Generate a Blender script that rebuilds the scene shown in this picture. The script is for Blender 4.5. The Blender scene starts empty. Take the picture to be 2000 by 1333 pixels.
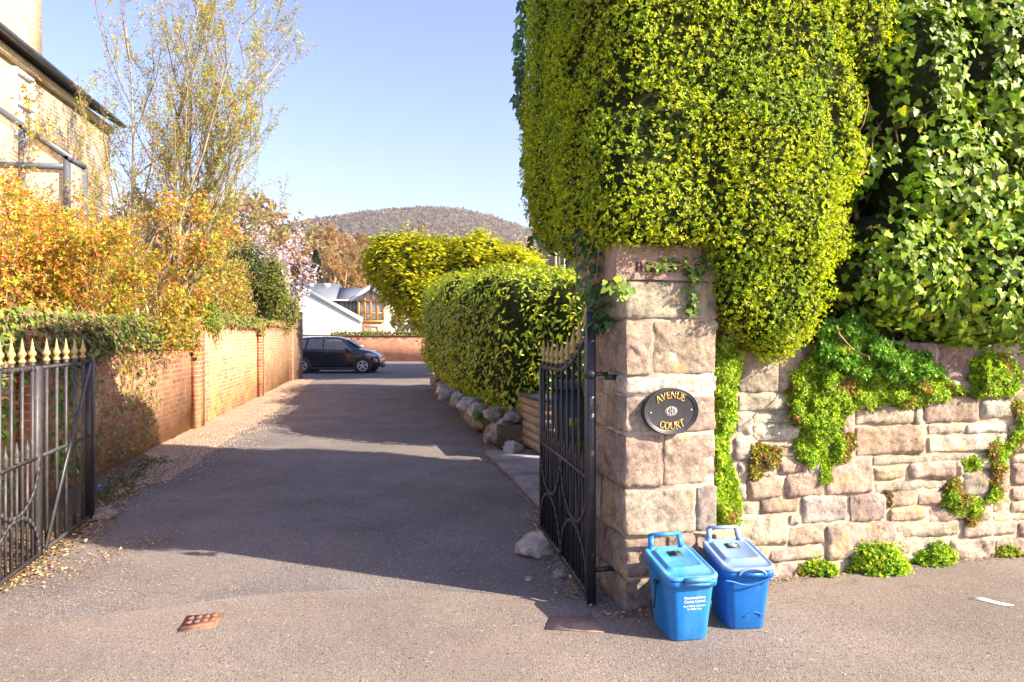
import bpy, math, random
import numpy as np

# ---------------------------------------------------------------- camera, world, sun
CAMH, FPX, HY = 1.56, 1333.0, 655.0
scene = bpy.context.scene
COL = scene.collection
cam_d = bpy.data.cameras.new("camera"); cam = bpy.data.objects.new("camera", cam_d); COL.objects.link(cam)
cam.location = (0, 0, CAMH); cam.rotation_euler = (math.radians(90), 0, 0)
cam_d.sensor_width = 36; cam_d.lens = 36 * FPX / 2000
cam_d.shift_y = -(666.5 - HY) / 2000
cam_d.clip_start = 0.05; cam_d.clip_end = 6000
scene.camera = cam

SUN_AZ = math.atan2(0.93, -0.36)      # clockwise from +Y
SUN_EL = math.radians(31)
tosun = np.array([math.sin(SUN_AZ) * math.cos(SUN_EL), math.cos(SUN_AZ) * math.cos(SUN_EL), math.sin(SUN_EL)])
world = bpy.data.worlds.new("World"); scene.world = world; world.use_nodes = True
wn = world.node_tree
bg = wn.nodes["Background"]
sky = wn.nodes.new("ShaderNodeTexSky"); sky.sky_type = 'NISHITA'; sky.sun_disc = False
sky.sun_elevation = SUN_EL; sky.sun_rotation = SUN_AZ
sky.air_density = 1.0; sky.dust_density = 0.9; sky.ozone_density = 3.0
tint = wn.nodes.new('ShaderNodeMix'); tint.data_type = 'RGBA'; tint.blend_type = 'MULTIPLY'; tint.inputs[0].default_value = 1
tint.inputs[7].default_value = (1.23, 1.0, 1.07, 1)
wn.links.new(sky.outputs[0], tint.inputs[6]); wn.links.new(tint.outputs[2], bg.inputs[0]); bg.inputs[1].default_value = 0.10
sun_d = bpy.data.lights.new("sun", 'SUN'); sun_d.energy = 5.0; sun_d.angle = math.radians(0.5); sun_d.color = (1.0, 0.885, 0.70)
sun = bpy.data.objects.new("sun", sun_d); COL.objects.link(sun); sun.location = (20, -8, 20)
from mathutils import Vector
sun.rotation_euler = Vector(tosun).to_track_quat('Z', 'Y').to_euler()
scene.view_settings.view_transform = 'Standard'; scene.view_settings.look = 'None'
scene.view_settings.exposure = 1.66; scene.view_settings.gamma = 1
scene.cycles.max_bounces = 6; scene.cycles.transparent_max_bounces = 6
scene.cycles.diffuse_bounces = 3; scene.cycles.glossy_bounces = 3; scene.cycles.transmission_bounces = 4

# ---------------------------------------------------------------- helpers
A = np.array
def px(x, y, D):                      # a point D metres in front, seen at photo pixel x, y
    return A([(x - 1000) / FPX * D, D, CAMH - (y - HY) / FPX * D])
def gp(x, y, z=0.0):                  # a point on the ground seen at that pixel
    D = (CAMH - z) * FPX / (y - HY)
    return A([(x - 1000) / FPX * D, D, z])
def unit(v):
    v = np.asarray(v, float); return v / np.maximum(np.linalg.norm(v, axis=-1, keepdims=True), 1e-9)

class Frame:                          # s along, d outwards, h up
    def __init__(s, o, w, n=None):
        s.o = A([o[0], o[1], 0.]); s.w = unit(A([w[0], w[1], 0.]))
        s.n = A([s.w[1], -s.w[0], 0.]) if n is None else unit(A([n[0], n[1], 0.]))
    def P(s, q):                      # q (...,3) = s, d, h
        q = np.asarray(q, float)
        return s.o + q[..., 0:1] * s.w + q[..., 1:2] * s.n + q[..., 2:3] * A([0, 0, 1.])
    def V(s, q):
        return s.P(q) - s.o
    def hit(s, x, y, d=0.0):          # photo pixel -> (s, h) on the plane at d
        r = A([(x - 1000) / FPX, 1, -(y - HY) / FPX])
        c = A([0, 0, CAMH]); t = (d - (c - s.o) @ s.n) / (r @ s.n)
        p = c + r * t
        return (p - s.o) @ s.w, p[2]

def _h(i, j, k, seed):
    n = (i * 374761393 + j * 668265263 + k * 2147483647 % 1000003 * 69069 + seed * 1274126177) & 0xFFFFFFFF
    n = ((n ^ (n >> 13)) * 1274126177) & 0xFFFFFFFF
    n = (n ^ (n >> 16)) & 0xFFFFFFFF
    return n / 2147483648.0 - 1.0
def vnoise(P, scale=1.0, seed=0):
    P = np.asarray(P, float) * scale + 1000.0
    I = np.floor(P).astype(np.int64); F = P - I; F = F * F * (3 - 2 * F)
    r = 0
    for a in (0, 1):
        for b in (0, 1):
            for c in (0, 1):
                w = (F[..., 0] if a else 1 - F[..., 0]) * (F[..., 1] if b else 1 - F[..., 1]) * (F[..., 2] if c else 1 - F[..., 2])
                r = r + w * _h(I[..., 0] + a, I[..., 1] + b, I[..., 2] + c, seed)
    return r
def fbm(P, scale=1.0, oct=3, seed=0):
    r, a = 0, 1.0
    for o in range(oct):
        r = r + a * vnoise(P, scale * 2 ** o, seed + o * 17); a *= .5
    return r

def link_mesh(name, V, Fs, mat=None, parent=None, loc=None, smooth=False, col=None):
    """V (n,3) world coords, Fs list of index arrays/lists; ONE mesh object"""
    V = np.asarray(V, float)
    base = A(parent["_base"]) if parent is not None and "_base" in parent else (A(loc, dtype=float) if loc is not None else np.zeros(3))
    if parent is not None and parent.type == 'MESH':
        base = A(parent["_base"])
    V = V - base
    tot, idx = [], []
    for F in Fs:
        if isinstance(F, np.ndarray) and F.ndim == 2:
            tot.append(np.full(len(F), F.shape[1], np.int32)); idx.append(F.ravel().astype(np.int32))
        else:
            for f in F:
                tot.append(A([len(f)], dtype=np.int32)); idx.append(A(f, dtype=np.int32))
    tot = np.concatenate(tot); idx = np.concatenate(idx)
    me = bpy.data.meshes.new(name)
    me.vertices.add(len(V)); me.vertices.foreach_set("co", V.astype(np.float32).ravel())
    me.loops.add(len(idx)); me.loops.foreach_set("vertex_index", idx)
    me.polygons.add(len(tot))
    st = np.concatenate([[0], np.cumsum(tot)[:-1]]).astype(np.int32)
    me.polygons.foreach_set("loop_start", st); me.polygons.foreach_set("loop_total", tot)
    if smooth: me.polygons.foreach_set("use_smooth", np.ones(len(tot), bool))
    if col is not None:
        at = me.attributes.new("Col", 'FLOAT_COLOR', 'POINT')
        c = np.ones((len(V), 4), np.float32); c[:, :3] = col
        at.data.foreach_set("color", c.ravel())
    me.update(calc_edges=True); me.validate()
    if mat: me.materials.append(mat)
    o = bpy.data.objects.new(name, me); COL.objects.link(o)
    o["_base"] = [float(v) for v in base]
    if parent is not None: o.parent = parent
    else: o.location = base
    return o

class MB:                              # mesh collector
    def __init__(s): s.V, s.F, s.C, s.n = [], [], [], 0
    def add(s, V, F, col=None):
        V = np.asarray(V, float).reshape(-1, 3)
        if isinstance(F, np.ndarray): s.F.append(F + s.n)
        else: s.F.append([[i + s.n for i in f] for f in F])
        s.V.append(V); s.n += len(V)
        s.C.append(np.broadcast_to(A(col if col is not None else (1, 1, 1), dtype=float), (len(V), 3)))
        return s
    def build(s, name, mat, parent=None, loc=None, smooth=False, col=False):
        return link_mesh(name, np.concatenate(s.V), s.F, mat, parent, loc, smooth, np.concatenate(s.C) if col else None)
    # shapes
    def box(s, lo, hi, fr=None, col=None):       # axis box in (s,d,h) of a frame or world xyz
        lo, hi = A(lo, dtype=float), A(hi, dtype=float)
        q = A([[(lo, hi)[a][0], (lo, hi)[b][1], (lo, hi)[c][2]] for a in (0, 1) for b in (0, 1) for c in (0, 1)])
        V = fr.P(q) if fr else q
        return s.add(V, A([[0, 1, 3, 2], [4, 6, 7, 5], [0, 4, 5, 1], [2, 3, 7, 6], [0, 2, 6, 4], [1, 5, 7, 3]]), col)
    def bar(s, p, q, w, t=None, up=(0, 0, 1), col=None):   # square bar p->q
        p, q = A(p, dtype=float), A(q, dtype=float); t = w if t is None else t
        d = unit(q - p); u = A(up, dtype=float)
        if abs(d @ u) > .95: u = A([1., 0, 0])
        a = unit(np.cross(d, u)) * w / 2; b = unit(np.cross(a, d)) * t / 2
        V = [p - a - b, p + a - b, p + a + b, p - a + b, q - a - b, q + a - b, q + a + b, q - a + b]
        return s.add(V, A([[3, 2, 1, 0], [4, 5, 6, 7], [0, 1, 5, 4], [1, 2, 6, 5], [2, 3, 7, 6], [3, 0, 4, 7]]), col)
    def tube(s, pts, rad, n=8, col=None, closed=False):
        pts = A(pts, dtype=float); m = len(pts); rad = np.broadcast_to(A(rad, dtype=float), (m,))
        T = np.gradient(pts, axis=0) if not closed else np.roll(pts, -1, 0) - np.roll(pts, 1, 0)
        T = unit(T); u = A([0, 0, 1.]) if abs(T[0][2]) < .9 else A([1., 0, 0])
        V = []
        for i in range(m):
            a = unit(np.cross(T[i], u)); u = unit(np.cross(a, T[i])); 
            for k in range(n):
                an = 2 * math.pi * k / n
                V.append(pts[i] + rad[i] * (a * math.cos(an) + u * math.sin(an)))
        F = [[i * n + k, i * n + (k + 1) % n, (i + 1) % m * n + (k + 1) % n, (i + 1) % m * n + k] for i in range(m if closed else m - 1) for k in range(n)]
        s.add(V, A(F), col)
        if not closed: s.F.append([[s.n - m * n + k for k in range(n)][::-1], [s.n - n + k for k in range(n)]])
        return s
    def lathe(s, prof, c=(0, 0, 0), n=16, axis=None, col=None):   # prof list of (r, z)
        ax = unit(A(axis, dtype=float)) if axis is not None else A([0, 0, 1.])
        h = A([1., 0, 0]) if abs(ax[0]) < .9 else A([0, 1., 0])
        a = unit(np.cross(ax, h)); b = np.cross(ax, a); m = len(prof)
        V = [A(c, dtype=float) + ax * z + r * (a * math.cos(2 * math.pi * k / n) + b * math.sin(2 * math.pi * k / n)) for r, z in prof for k in range(n)]
        F = [[i * n + k, i * n + (k + 1) % n, (i + 1) * n + (k + 1) % n, (i + 1) * n + k] for i in range(m - 1) for k in range(n)]
        s.add(V, A(F), col)
        s.F.append([[s.n - m * n + k for k in range(n)][::-1], [s.n - n + k for k in range(n)]])
        return s
    def prism(s, poly, dirv, col=None):           # 3-D polygon extruded by a vector
        P = A(poly, dtype=float); n = len(P); Q = P + A(dirv, dtype=float)
        F = [list(range(n))[::-1], list(range(n, 2 * n))] + [[i, (i + 1) % n, n + (i + 1) % n, n + i] for i in range(n)]
        return s.add(np.concatenate([P, Q]), F, col)
    def loft(s, rings, col=None, caps=True):      # rings (m,k,3)
        R = A(rings, dtype=float); m, k = R.shape[:2]
        F = [[i * k + j, i * k + (j + 1) % k, (i + 1) * k + (j + 1) % k, (i + 1) * k + j] for i in range(m - 1) for j in range(k)]
        s.add(R.reshape(-1, 3), A(F), col)
        if caps: s.F.append([[s.n - m * k + j for j in range(k)][::-1], [s.n - k + j for j in range(k)]])
        return s

def tag(o, label=None, cat=None, group=None, kind=None):
    for k, v in (("label", label), ("category", cat), ("group", group), ("kind", kind)):
        if v: o[k] = v
    return o
def thing(name, label, cat, loc=(0, 0, 0), group=None):
    o = bpy.data.objects.new(name, None); COL.objects.link(o); o.location = [float(v) for v in loc]
    o["_base"] = [float(v) for v in loc]; o.empty_display_size = .2
    return tag(o, label, cat, group)
def copy_tree(o, parent=None):
    c = o.copy(); COL.objects.link(c); c.parent = parent
    for ch in [x for x in bpy.data.objects if x.parent == o]: copy_tree(ch, c)
    return c

# ---------------------------------------------------------------- materials
def newmat(name):
    m = bpy.data.materials.new(name); m.use_nodes = True
    return m, m.node_tree, m.node_tree.nodes["Principled BSDF"]
def c4(c): return (c[0], c[1], c[2], 1)
def noise_node(t, scale, detail=4, rough=.55, vec=None):
    n = t.nodes.new("ShaderNodeTexNoise"); n.inputs["Scale"].default_value = scale
    n.inputs["Detail"].default_value = detail; n.inputs["Roughness"].default_value = rough
    if vec: t.links.new(vec, n.inputs["Vector"])
    return n
def objvec(t):
    return t.nodes.new("ShaderNodeTexCoord").outputs["Object"]
def ramp(t, fac, stops):
    r = t.nodes.new("ShaderNodeValToRGB"); e = r.color_ramp.elements
    while len(e) < len(stops): e.new(.5)
    for i, (p, c) in enumerate(stops):
        e[i].position = p; e[i].color = c4(c) if not np.isscalar(c) else (c, c, c, 1)
    t.links.new(fac, r.inputs[0]); return r.outputs[0]
def mixc(t, fac, a, b, mode='MIX'):
    m = t.nodes.new("ShaderNodeMix"); m.data_type = 'RGBA'; m.blend_type = mode
    for s, v in ((m.inputs[0], fac), (m.inputs[6], a), (m.inputs[7], b)):
        if isinstance(v, bpy.types.NodeSocket): t.links.new(v, s)
        elif np.isscalar(v): s.default_value = v
        else: s.default_value = c4(v)
    return m.outputs[2]
def bump(t, p, height, strength, dist=.02):
    b = t.nodes.new("ShaderNodeBump"); b.inputs["Strength"].default_value = strength; b.inputs["Distance"].default_value = dist
    t.links.new(height, b.inputs["Height"]); t.links.new(b.outputs[0], p.inputs["Normal"]); return b
def plain(name, c, rough=.5, metal=0, scale=8, var=.25, bmp=.1, spec=.5, dist=.005):
    m, t, p = newmat(name); v = objvec(t)
    n = noise_node(t, scale, 5, .6, v)
    k = ramp(t, n.outputs[0], [(.3, tuple(A(c) * (1 - var))), (.7, tuple(np.minimum(1, A(c) * (1 + var))))])
    t.links.new(k, p.inputs["Base Color"]); p.inputs["Roughness"].default_value = rough; p.inputs["Metallic"].default_value = metal
    p.inputs["Specular IOR Level"].default_value = spec
    if bmp: bump(t, p, noise_node(t, scale * 8, 3, .6, v).outputs[0], bmp, dist)
    return m
def leafmat(name, rough=.45, trans=.3, tint=(1.1, 1.25, .5), spec=.4):
    m, t, p = newmat(name)
    a = t.nodes.new("ShaderNodeAttribute"); a.attribute_name = "Col"
    t.links.new(a.outputs["Color"], p.inputs["Base Color"])
    p.inputs["Roughness"].default_value = rough; p.inputs["Specular IOR Level"].default_value = spec
    if trans > 0:
        tr = t.nodes.new("ShaderNodeBsdfTranslucent"); mx = t.nodes.new("ShaderNodeMixShader")
        t.links.new(mixc(t, 1.0, a.outputs["Color"], tint, 'MULTIPLY'), tr.inputs[0])
        mx.inputs[0].default_value = trans
        t.links.new(p.outputs[0], mx.inputs[1]); t.links.new(tr.outputs[0], mx.inputs[2])
        t.links.new(mx.outputs[0], t.nodes["Material Output"].inputs[0])
    return m
def attrmat(name, rough=.8, var=.2, scale=20, bmp=.3, dist=.01):
    m, t, p = newmat(name); v = objvec(t)
    a = t.nodes.new("ShaderNodeAttribute"); a.attribute_name = "Col"
    n = noise_node(t, scale, 5, .6, v)
    k = ramp(t, n.outputs[0], [(.3, 1 - var), (.7, 1 + var)])
    t.links.new(mixc(t, 1.0, a.outputs["Color"], k, 'MULTIPLY'), p.inputs["Base Color"])
    p.inputs["Roughness"].default_value = rough
    bump(t, p, noise_node(t, scale * 4, 4, .65, v).outputs[0], bmp, dist)
    return m

# ---------------------------------------------------------------- foliage tools
def leaf_tpl(w=.4, fold=.12, droop=.15, n=2):      # one leaf, length 1 along x, normal z
    if n == 1:
        V = A([[0, 0, 0], [.45, w / 2, fold], [1, 0, -droop], [.45, -w / 2, fold]])
        return V, A([[0, 3, 2], [0, 2, 1]]), A([0, 0, 0, 0])
    V = A([[0, 0, 0], [.28, w * .42, fold * .8], [.65, w * .46, fold * .6 - droop * .3], [1, 0, -droop], [.65, -w * .46, fold * .6 - droop * .3], [.28, -w * .42, fold * .8], [.5, 0, 0]])
    F = A([[0, 6, 1], [1, 6, 2], [2, 6, 3], [3, 6, 4], [4, 6, 5], [5, 6, 0]])
    return V, F, np.zeros(7, int)
def ivy_tpl():                                      # three-pointed ivy leaf
    o = [(0, 0), (-.12, .22), (.1, .5), (.38, .28), (.6, .3), (1, 0), (.6, -.3), (.38, -.28), (.1, -.5), (-.12, -.22)]
    V = A([[x, y, .12 * abs(y) - .15 * x * x] for x, y in o] + [[.35, 0, -.02]])
    F = A([[10, i, (i + 1) % 10] for i in range(10)])
    return V, F, np.zeros(11, int)
def sprig_tpl(k=6, w=.4, spread=.9, length=1., rng=None, stem=0.):   # leaves around the z axis
    rng = rng or np.random.default_rng(1); Vs, Fs, I = [], [], []; n = 0
    for i in range(k):
        V, F, _ = leaf_tpl(w, .08, .12, 1)
        el = spread * (0.25 + .75 * ((i % 3) / 2.)) + rng.uniform(-.15, .15); az = 2.4 * i + rng.uniform(-.3, .3); L = length * rng.uniform(.75, 1.1)
        x = A([math.cos(az) * math.sin(el + .3), math.sin(az) * math.sin(el + .3), math.cos(el + .3)])
        y = unit(np.cross(A([0, 0, 1.]), x)); z = np.cross(x, y)
        Vs.append(L * (V[:, :1] * x + V[:, 1:2] * y + V[:, 2:] * z) + A([0, 0, stem * i / k])); Fs.append(F + n); I.append(np.full(len(V), i)); n += len(V)
    return np.concatenate(Vs), np.concatenate(Fs), np.concatenate(I)
def palette(rng, n, cols, w=None, jit=.18):
    cols = A(cols, dtype=float); w = None if w is None else A(w) / sum(w)
    c = cols[rng.choice(len(cols), n, p=w)]
    return np.clip(c * (1 + rng.normal(0, jit, (n, 1))) * (1 + rng.normal(0, jit * .35, (n, 3))), .004, .95)
def scatter(rng, P, Z, X, S, tpl, col, ljit=.15):
    """instances of a template: origin P, template z along Z, template x towards X; returns V,F,C"""
    V, F, I = tpl; N = len(P)
    Z = unit(Z); X = unit(X - (X * Z).sum(1, keepdims=True) * Z); Y = np.cross(Z, X)
    S = np.broadcast_to(S, (N,))
    W = P[:, None] + S[:, None, None] * (V[None, :, 0:1] * X[:, None] + V[None, :, 1:2] * Y[:, None] + V[None, :, 2:3] * Z[:, None])
    FF = F[None] + (np.arange(N) * len(V))[:, None, None]
    j = 1 + rng.normal(0, ljit, (N, I.max() + 1))
    C = np.clip(col[:, None] * j[:, I][:, :, None], .003, .95)
    return W.reshape(-1, 3), FF.reshape(-1, F.shape[1]), C.reshape(-1, 3)
def rnd3(rng, n): return unit(rng.normal(size=(n, 3)))
def tri_sample(rng, V, T, n):
    a, b, c = V[T[:, 0]], V[T[:, 1]], V[T[:, 2]]
    cr = np.cross(b - a, c - a); ar = np.linalg.norm(cr, axis=1)
    i = rng.choice(len(T), n, p=ar / ar.sum()); u, v = rng.random((2, n)); m = u + v > 1
    u[m], v[m] = 1 - u[m], 1 - v[m]
    return a[i] + u[:, None] * (b - a)[i] + v[:, None] * (c - a)[i], unit(cr[i])
def _ico(n=28):
    th = np.linspace(0, math.pi, n + 1); ph = np.linspace(0, 2 * math.pi, 2 * n, endpoint=False)
    V = A([[math.sin(t) * math.cos(p), math.sin(t) * math.sin(p), math.cos(t)] for t in th for p in ph]); k = 2 * n
    T = []
    for i in range(n):
        for j in range(k):
            a, b, c, d = i * k + j, (i + 1) * k + j, (i + 1) * k + (j + 1) % k, i * k + (j + 1) % k
            if i < n - 1: T.append([a, b, c])
            if i > 0: T.append([a, c, d])
    return V, A(T)
_SP = _ico()
class Lobes:
    """union of superellipsoids; lobe = (centre, radii, power) in frame coords (s,d,h) or world"""
    def __init__(s, lobes, fr=None, amp=.08, nscale=2.5, seed=1):
        s.L = [(A(c, dtype=float), A(r, dtype=float), float(p)) for c, r, p in lobes]; s.fr = fr; s.amp = amp; s.ns = nscale; s.seed = seed
    def mesh(s, l, k=1.0, amp=None):
        c, r, p = l; D, T = _SP
        q = np.abs(D); rad = (q ** p).sum(1) ** (-1 / p)
        V = c + D * rad[:, None] * r * k
        n = fbm(V, s.ns, 3, s.seed)
        V = V + unit(D / r) * ((s.amp if amp is None else amp) * n)[:, None]
        return V, T
    def inside(s, P, skip=None, k=.97):
        m = np.zeros(len(P), bool)
        for i, (c, r, p) in enumerate(s.L):
            if i == skip: continue
            m |= (np.abs((P - c) / r) ** p).sum(1) < k
        return m
    def sample(s, rng, n, face=None, k=.97):
        Ps, Ns = [], []
        A_ = A([l[1][0] * l[1][1] + l[1][1] * l[1][2] + l[1][0] * l[1][2] for l in s.L]); A_ = A_ / A_.sum()
        for i, l in enumerate(s.L):
            V, T = s.mesh(l); k_in = k; cnt = int(n * A_[i]) + 1
            P, N = tri_sample(rng, V, T, cnt); m = ~s.inside(P, i, k_in)
            Ps.append(P[m]); Ns.append(N[m])
        P, N = np.concatenate(Ps), np.concatenate(Ns)
        if s.fr: P, N = s.fr.P(P), s.fr.V(N) 
        if face is not None: m = face(P, N); P, N = P[m], N[m]
        return P, unit(N)
    def core(s, k=.86):
        mb = MB()
        for l in s.L:
            V, T = s.mesh(l, k); mb.add(s.fr.P(V) if s.fr else V, T)
        return mb
def camface(P, N):                     # drop what faces well away from the drive and the road
    v = A([0, 0, CAMH]) - P
    return (unit(v) * N).sum(1) > -.35

def segs_mesh(segs, n=4):              # segs (m,8): p0,p1,r0,r1 -> prisms
    s = A(segs); p, q = s[:, :3], s[:, 3:6]; d = unit(q - p)
    h = np.where(np.abs(d[:, 2:]) < .9, A([[0, 0, 1.]]), A([[1., 0, 0]])); a = unit(np.cross(d, h)); b = np.cross(d, a)
    V = []
    for (c, r) in ((p, s[:, 6:7]), (q, s[:, 7:8])):
        for k in range(n):
            an = 2 * math.pi * k / n; V.append(c + r * (a * math.cos(an) + b * math.sin(an)))
    V = np.stack(V, 1); m = len(s)
    F = A([[k, (k + 1) % n, n + (k + 1) % n, n + k] for k in range(n)])
    return V.reshape(-1, 3), (F[None] + (np.arange(m) * 2 * n)[:, None, None]).reshape(-1, 4)
def grow(rng, p, d, L, r, lev, out, nseg=5, kids=4, ang=.6, ratio=.6, up=.15, wob=.12, first=.3, rr=.55):
    """recursive limbs; out collects [p0,p1,r0,r1,level]"""
    p = A(p, dtype=float); d = unit(A(d, dtype=float)); pts = [p]; ds = [d]
    for i in range(nseg):
        d = unit(d + rng.normal(0, wob, 3) + A([0, 0, up])); q = pts[-1] + d * L / nseg; pts.append(q); ds.append(d)
        t0, t1 = i / nseg, (i + 1) / nseg
        out.append([*pts[-2], *q, r * (1 - .75 * t0), r * (1 - .75 * t1), lev])
    if lev <= 0: return
    for k in range(kids):
        t = first + (1 - first) * (k + rng.random()) / kids; i = min(int(t * nseg), nseg - 1)
        b = pts[i] + (pts[i + 1] - pts[i]) * (t * nseg - i); dd = ds[i + 1]
        s = unit(np.cross(dd, rnd3(rng, 1)[0])); a = ang * rng.uniform(.7, 1.3)
        grow(rng, b, dd * math.cos(a) + s * math.sin(a), L * ratio * (1.1 - .55 * t) * rng.uniform(.7, 1.2), r * rr * (1 - .5 * t), lev - 1, out, nseg=max(3, nseg - 1), kids=kids, ang=ang, ratio=ratio, up=up, wob=wob, first=.15, rr=rr)

# ================================================================ GROUND
def asphalt(name, base, light, dark, agg=170, tint=None, patch=1.3, contrast=1.0):
    m, t, p = newmat(name); v = objvec(t)
    n1 = noise_node(t, patch, 5, .6, v)
    k = ramp(t, n1.outputs[0], [(.32, tuple(A(base) * .82)), (.5, base), (.68, tuple(A(base) * 1.2))])
    vo = t.nodes.new("ShaderNodeTexVoronoi"); vo.inputs["Scale"].default_value = agg; t.links.new(v, vo.inputs["Vector"])
    sp = ramp(t, vo.outputs["Color"], [(.10, 1 - .7 * contrast), (.40, .95), (.75, 1.0), (1., 1 + .8 * contrast)])
    k = mixc(t, 1.0, k, sp, 'MULTIPLY')
    n2 = noise_node(t, agg * .28, 4, .7, v)
    k = mixc(t, ramp(t, n2.outputs[0], [(.57, 0.), (.66, .85)]), k, dark)
    n3 = noise_node(t, agg * .16, 3, .6, v)
    k = mixc(t, ramp(t, n3.outputs[0], [(.64, 0.), (.72, .8)]), k, light)
    if tint:
        n4 = noise_node(t, .55, 4, .6, v); k = mixc(t, ramp(t, n4.outputs[0], [(.5, 0.), (.75, .55)]), k, tint)
    ve = t.nodes.new("ShaderNodeTexVoronoi"); ve.feature = 'DISTANCE_TO_EDGE'; ve.inputs["Scale"].default_value = .55
    dw = t.nodes.new("ShaderNodeVectorMath"); dw.operation = 'MULTIPLY_ADD'; dw.inputs[1].default_value = (.9, .9, 0); t.links.new(noise_node(t, 1.4, 5, .7, v).outputs["Color"], dw.inputs[0]); t.links.new(v, dw.inputs[2]); t.links.new(dw.outputs[0], ve.inputs["Vector"])
    ck = ramp(t, ve.outputs["Distance"], [(.0, 1.), (.006, 0.)]); cm_ = mixc(t, 1., ck, ramp(t, noise_node(t, .5, 3, .5, v).outputs[0], [(.45, 0.), (.6, .75)]), 'MULTIPLY')
    k = mixc(t, cm_, k, dark)
    k = mixc(t, ramp(t, noise_node(t, 2.6, 6, .8, v).outputs[0], [(.62, 0.), (.72, .35)]), k, tuple(A(base) * .6))
    t.links.new(k, p.inputs["Base Color"]); p.inputs["Roughness"].default_value = .85; p.inputs["Specular IOR Level"].default_value = .25
    mb_ = t.nodes.new("ShaderNodeMath"); mb_.operation = 'ADD'; t.links.new(vo.outputs["Distance"], mb_.inputs[0]); t.links.new(n2.outputs[0], mb_.inputs[1])
    bump(t, p, mb_.outputs[0], .55, .006)
    return m
M_drive = asphalt("drive_asphalt", (.205, .178, .168), (.48, .43, .38), (.07, .06, .065), 150, (.26, .2, .165))
M_pave = asphalt("pavement_asphalt", (.235, .192, .167), (.42, .36, .31), (.10, .085, .075), 180, (.29, .225, .19), .9, .85)
M_gravel = asphalt("pale_gravel", (.42, .31, .22), (.56, .46, .36), (.18, .12, .09), 75, (.34, .22, .14), 2.)
M_earth = asphalt("leafy_soil", (.14, .10, .065), (.3, .2, .11), (.04, .03, .02), 70, (.09, .08, .03), 2.)

def sheet(name, pts, z, mat, label=None):
    P = A([[p[0], p[1], z] for p in pts]); o = link_mesh(name, P, [[list(range(len(P)))]], mat, loc=(0, 0, 0)); o["kind"] = "structure"; return o
def wobble(pts, rng, step=.25, amp=.05):
    out = []
    for a, b in zip(pts, pts[1:] + pts[:1]):
        a, b = A(a[:2], dtype=float), A(b[:2], dtype=float); n = max(1, int(np.linalg.norm(b - a) / step))
        for i in range(n): out.append(a + (b - a) * i / n + (rng.normal(0, amp, 2) if amp else 0))
    return out
RG = np.random.default_rng(5)
M_field = plain("field_grass", (.10, .13, .04), .9, 0, .05, .3, 0)
sheet("ground", [(-3000, -60), (3000, -60), (3000, 4000), (-3000, 4000)], -.02, M_field)
UD = A([-.186, .983])                                  # direction of the drive
def dl(Z, off=0): return (-4.92 - .189 * (Z - 9.24) + off, Z)      # foot of the brick wall
def dr(Z, off=0): return (-.42 - .19 * (Z - 9.24) + off, Z)        # right edge of the drive
sheet("driveway", [(-12, -6), (14, -6), (14, 3.2), (.7, 4.3), dr(6.2, .1), dr(9.2, .3), dr(19.8, .5), (4, 22), (14, 24), (14, 41), (-40, 41), (-40, 25.2), dl(25.2), dl(9), dl(4), (-12, 3.5)], 0, M_drive)
pv = [gp(x, y)[:2] for x, y in [(0, 1213), (140, 1206), (330, 1188), (450, 1168), (600, 1156), (800, 1150), (1040, 1168), (1130, 1200), (1225, 1196)]]
pv = [(-12, 3.75), (-6, 3.74)] + pv + [(1.0, 4.3), (14, 7.6), (14, -6), (-12, -6)]
P_ = []
for a, b in zip(pv, pv[1:]):
    n = max(1, int(np.linalg.norm(A(b) - A(a)) / .06)) if abs(A(a)[0]) < 4 and A(a)[1] > 3 and abs(A(b)[0]) < 4 else 1
    for i in range(n): P_.append(A(a) + (A(b) - A(a)) * i / n + (RG.normal(0, .006, 2) if n > 1 else 0))
P_.append(A(pv[-1])); sheet("pavement", P_, .004, M_pave)
gv = [dl(24.9)] + [gp(x, y)[:2] for x, y in [(612, 741), (590, 765), (560, 790), (528, 812), (478, 842), (430, 872), (385, 905), (340, 935), (290, 952)]] + [dl(7.6)]
gv = [A(g) for g in gv]
sheet("gravel_verge", wobble([tuple(g) for g in gv], RG, .3, .035), .006, M_gravel)
se = [gp(x, y)[:2] for x, y in [(300, 900), (262, 950), (215, 985), (200, 1010), (150, 1040), (60, 1110), (0, 1155)]] + [(-3.3, 3.2), dl(3.0), dl(9.0)]
sheet("soil_verge", wobble([tuple(s) for s in se], RG, .2, .03), .009, M_earth)

# loose pebbles and dead leaves lying on the edges
def flecks(name, pts_px, n, smin, smax, cols, label, seed, curl=.3, spread=.12, pebble=False):
    rng = np.random.default_rng(seed); G = A([gp(x, y) for x, y in pts_px]); W = rng.random(n); k = len(G) - 1
    i = np.minimum((W * k).astype(int), k - 1); f = (W * k - i)[:, None]
    P = G[i] * (1 - f) + G[i + 1] * f + np.c_[rng.normal(0, spread, (n, 2)), np.zeros(n)]
    P[:, 2] = .014 if not pebble else .008
    S = rng.uniform(smin, smax, n)
    if pebble:
        V = A([[0, 0, .5], [.5, 0, .1], [0, .45, .05], [-.5, .05, .1], [0, -.5, 0], [0, 0, -.2]]); F = A([[0, 1, 2], [0, 2, 3], [0, 3, 4], [0, 4, 1], [5, 2, 1], [5, 3, 2], [5, 4, 3], [5, 1, 4]]); tp = (V, F, np.zeros(6, int))
    else: tp = leaf_tpl(.5, .15, -.1)
    Z = unit(A([[0, 0, 1.]]) + rng.normal(0, curl, (n, 3)))
    V, F, C = scatter(rng, P, Z, rnd3(rng, n), S, tp, palette(rng, n, cols))
    o = link_mesh(name, V, [F], M_litter, loc=G[0], col=C); return tag(o, label, "litter", kind="stuff")
M_litter = leafmat("dry_leaves", .8, .1)
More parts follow.
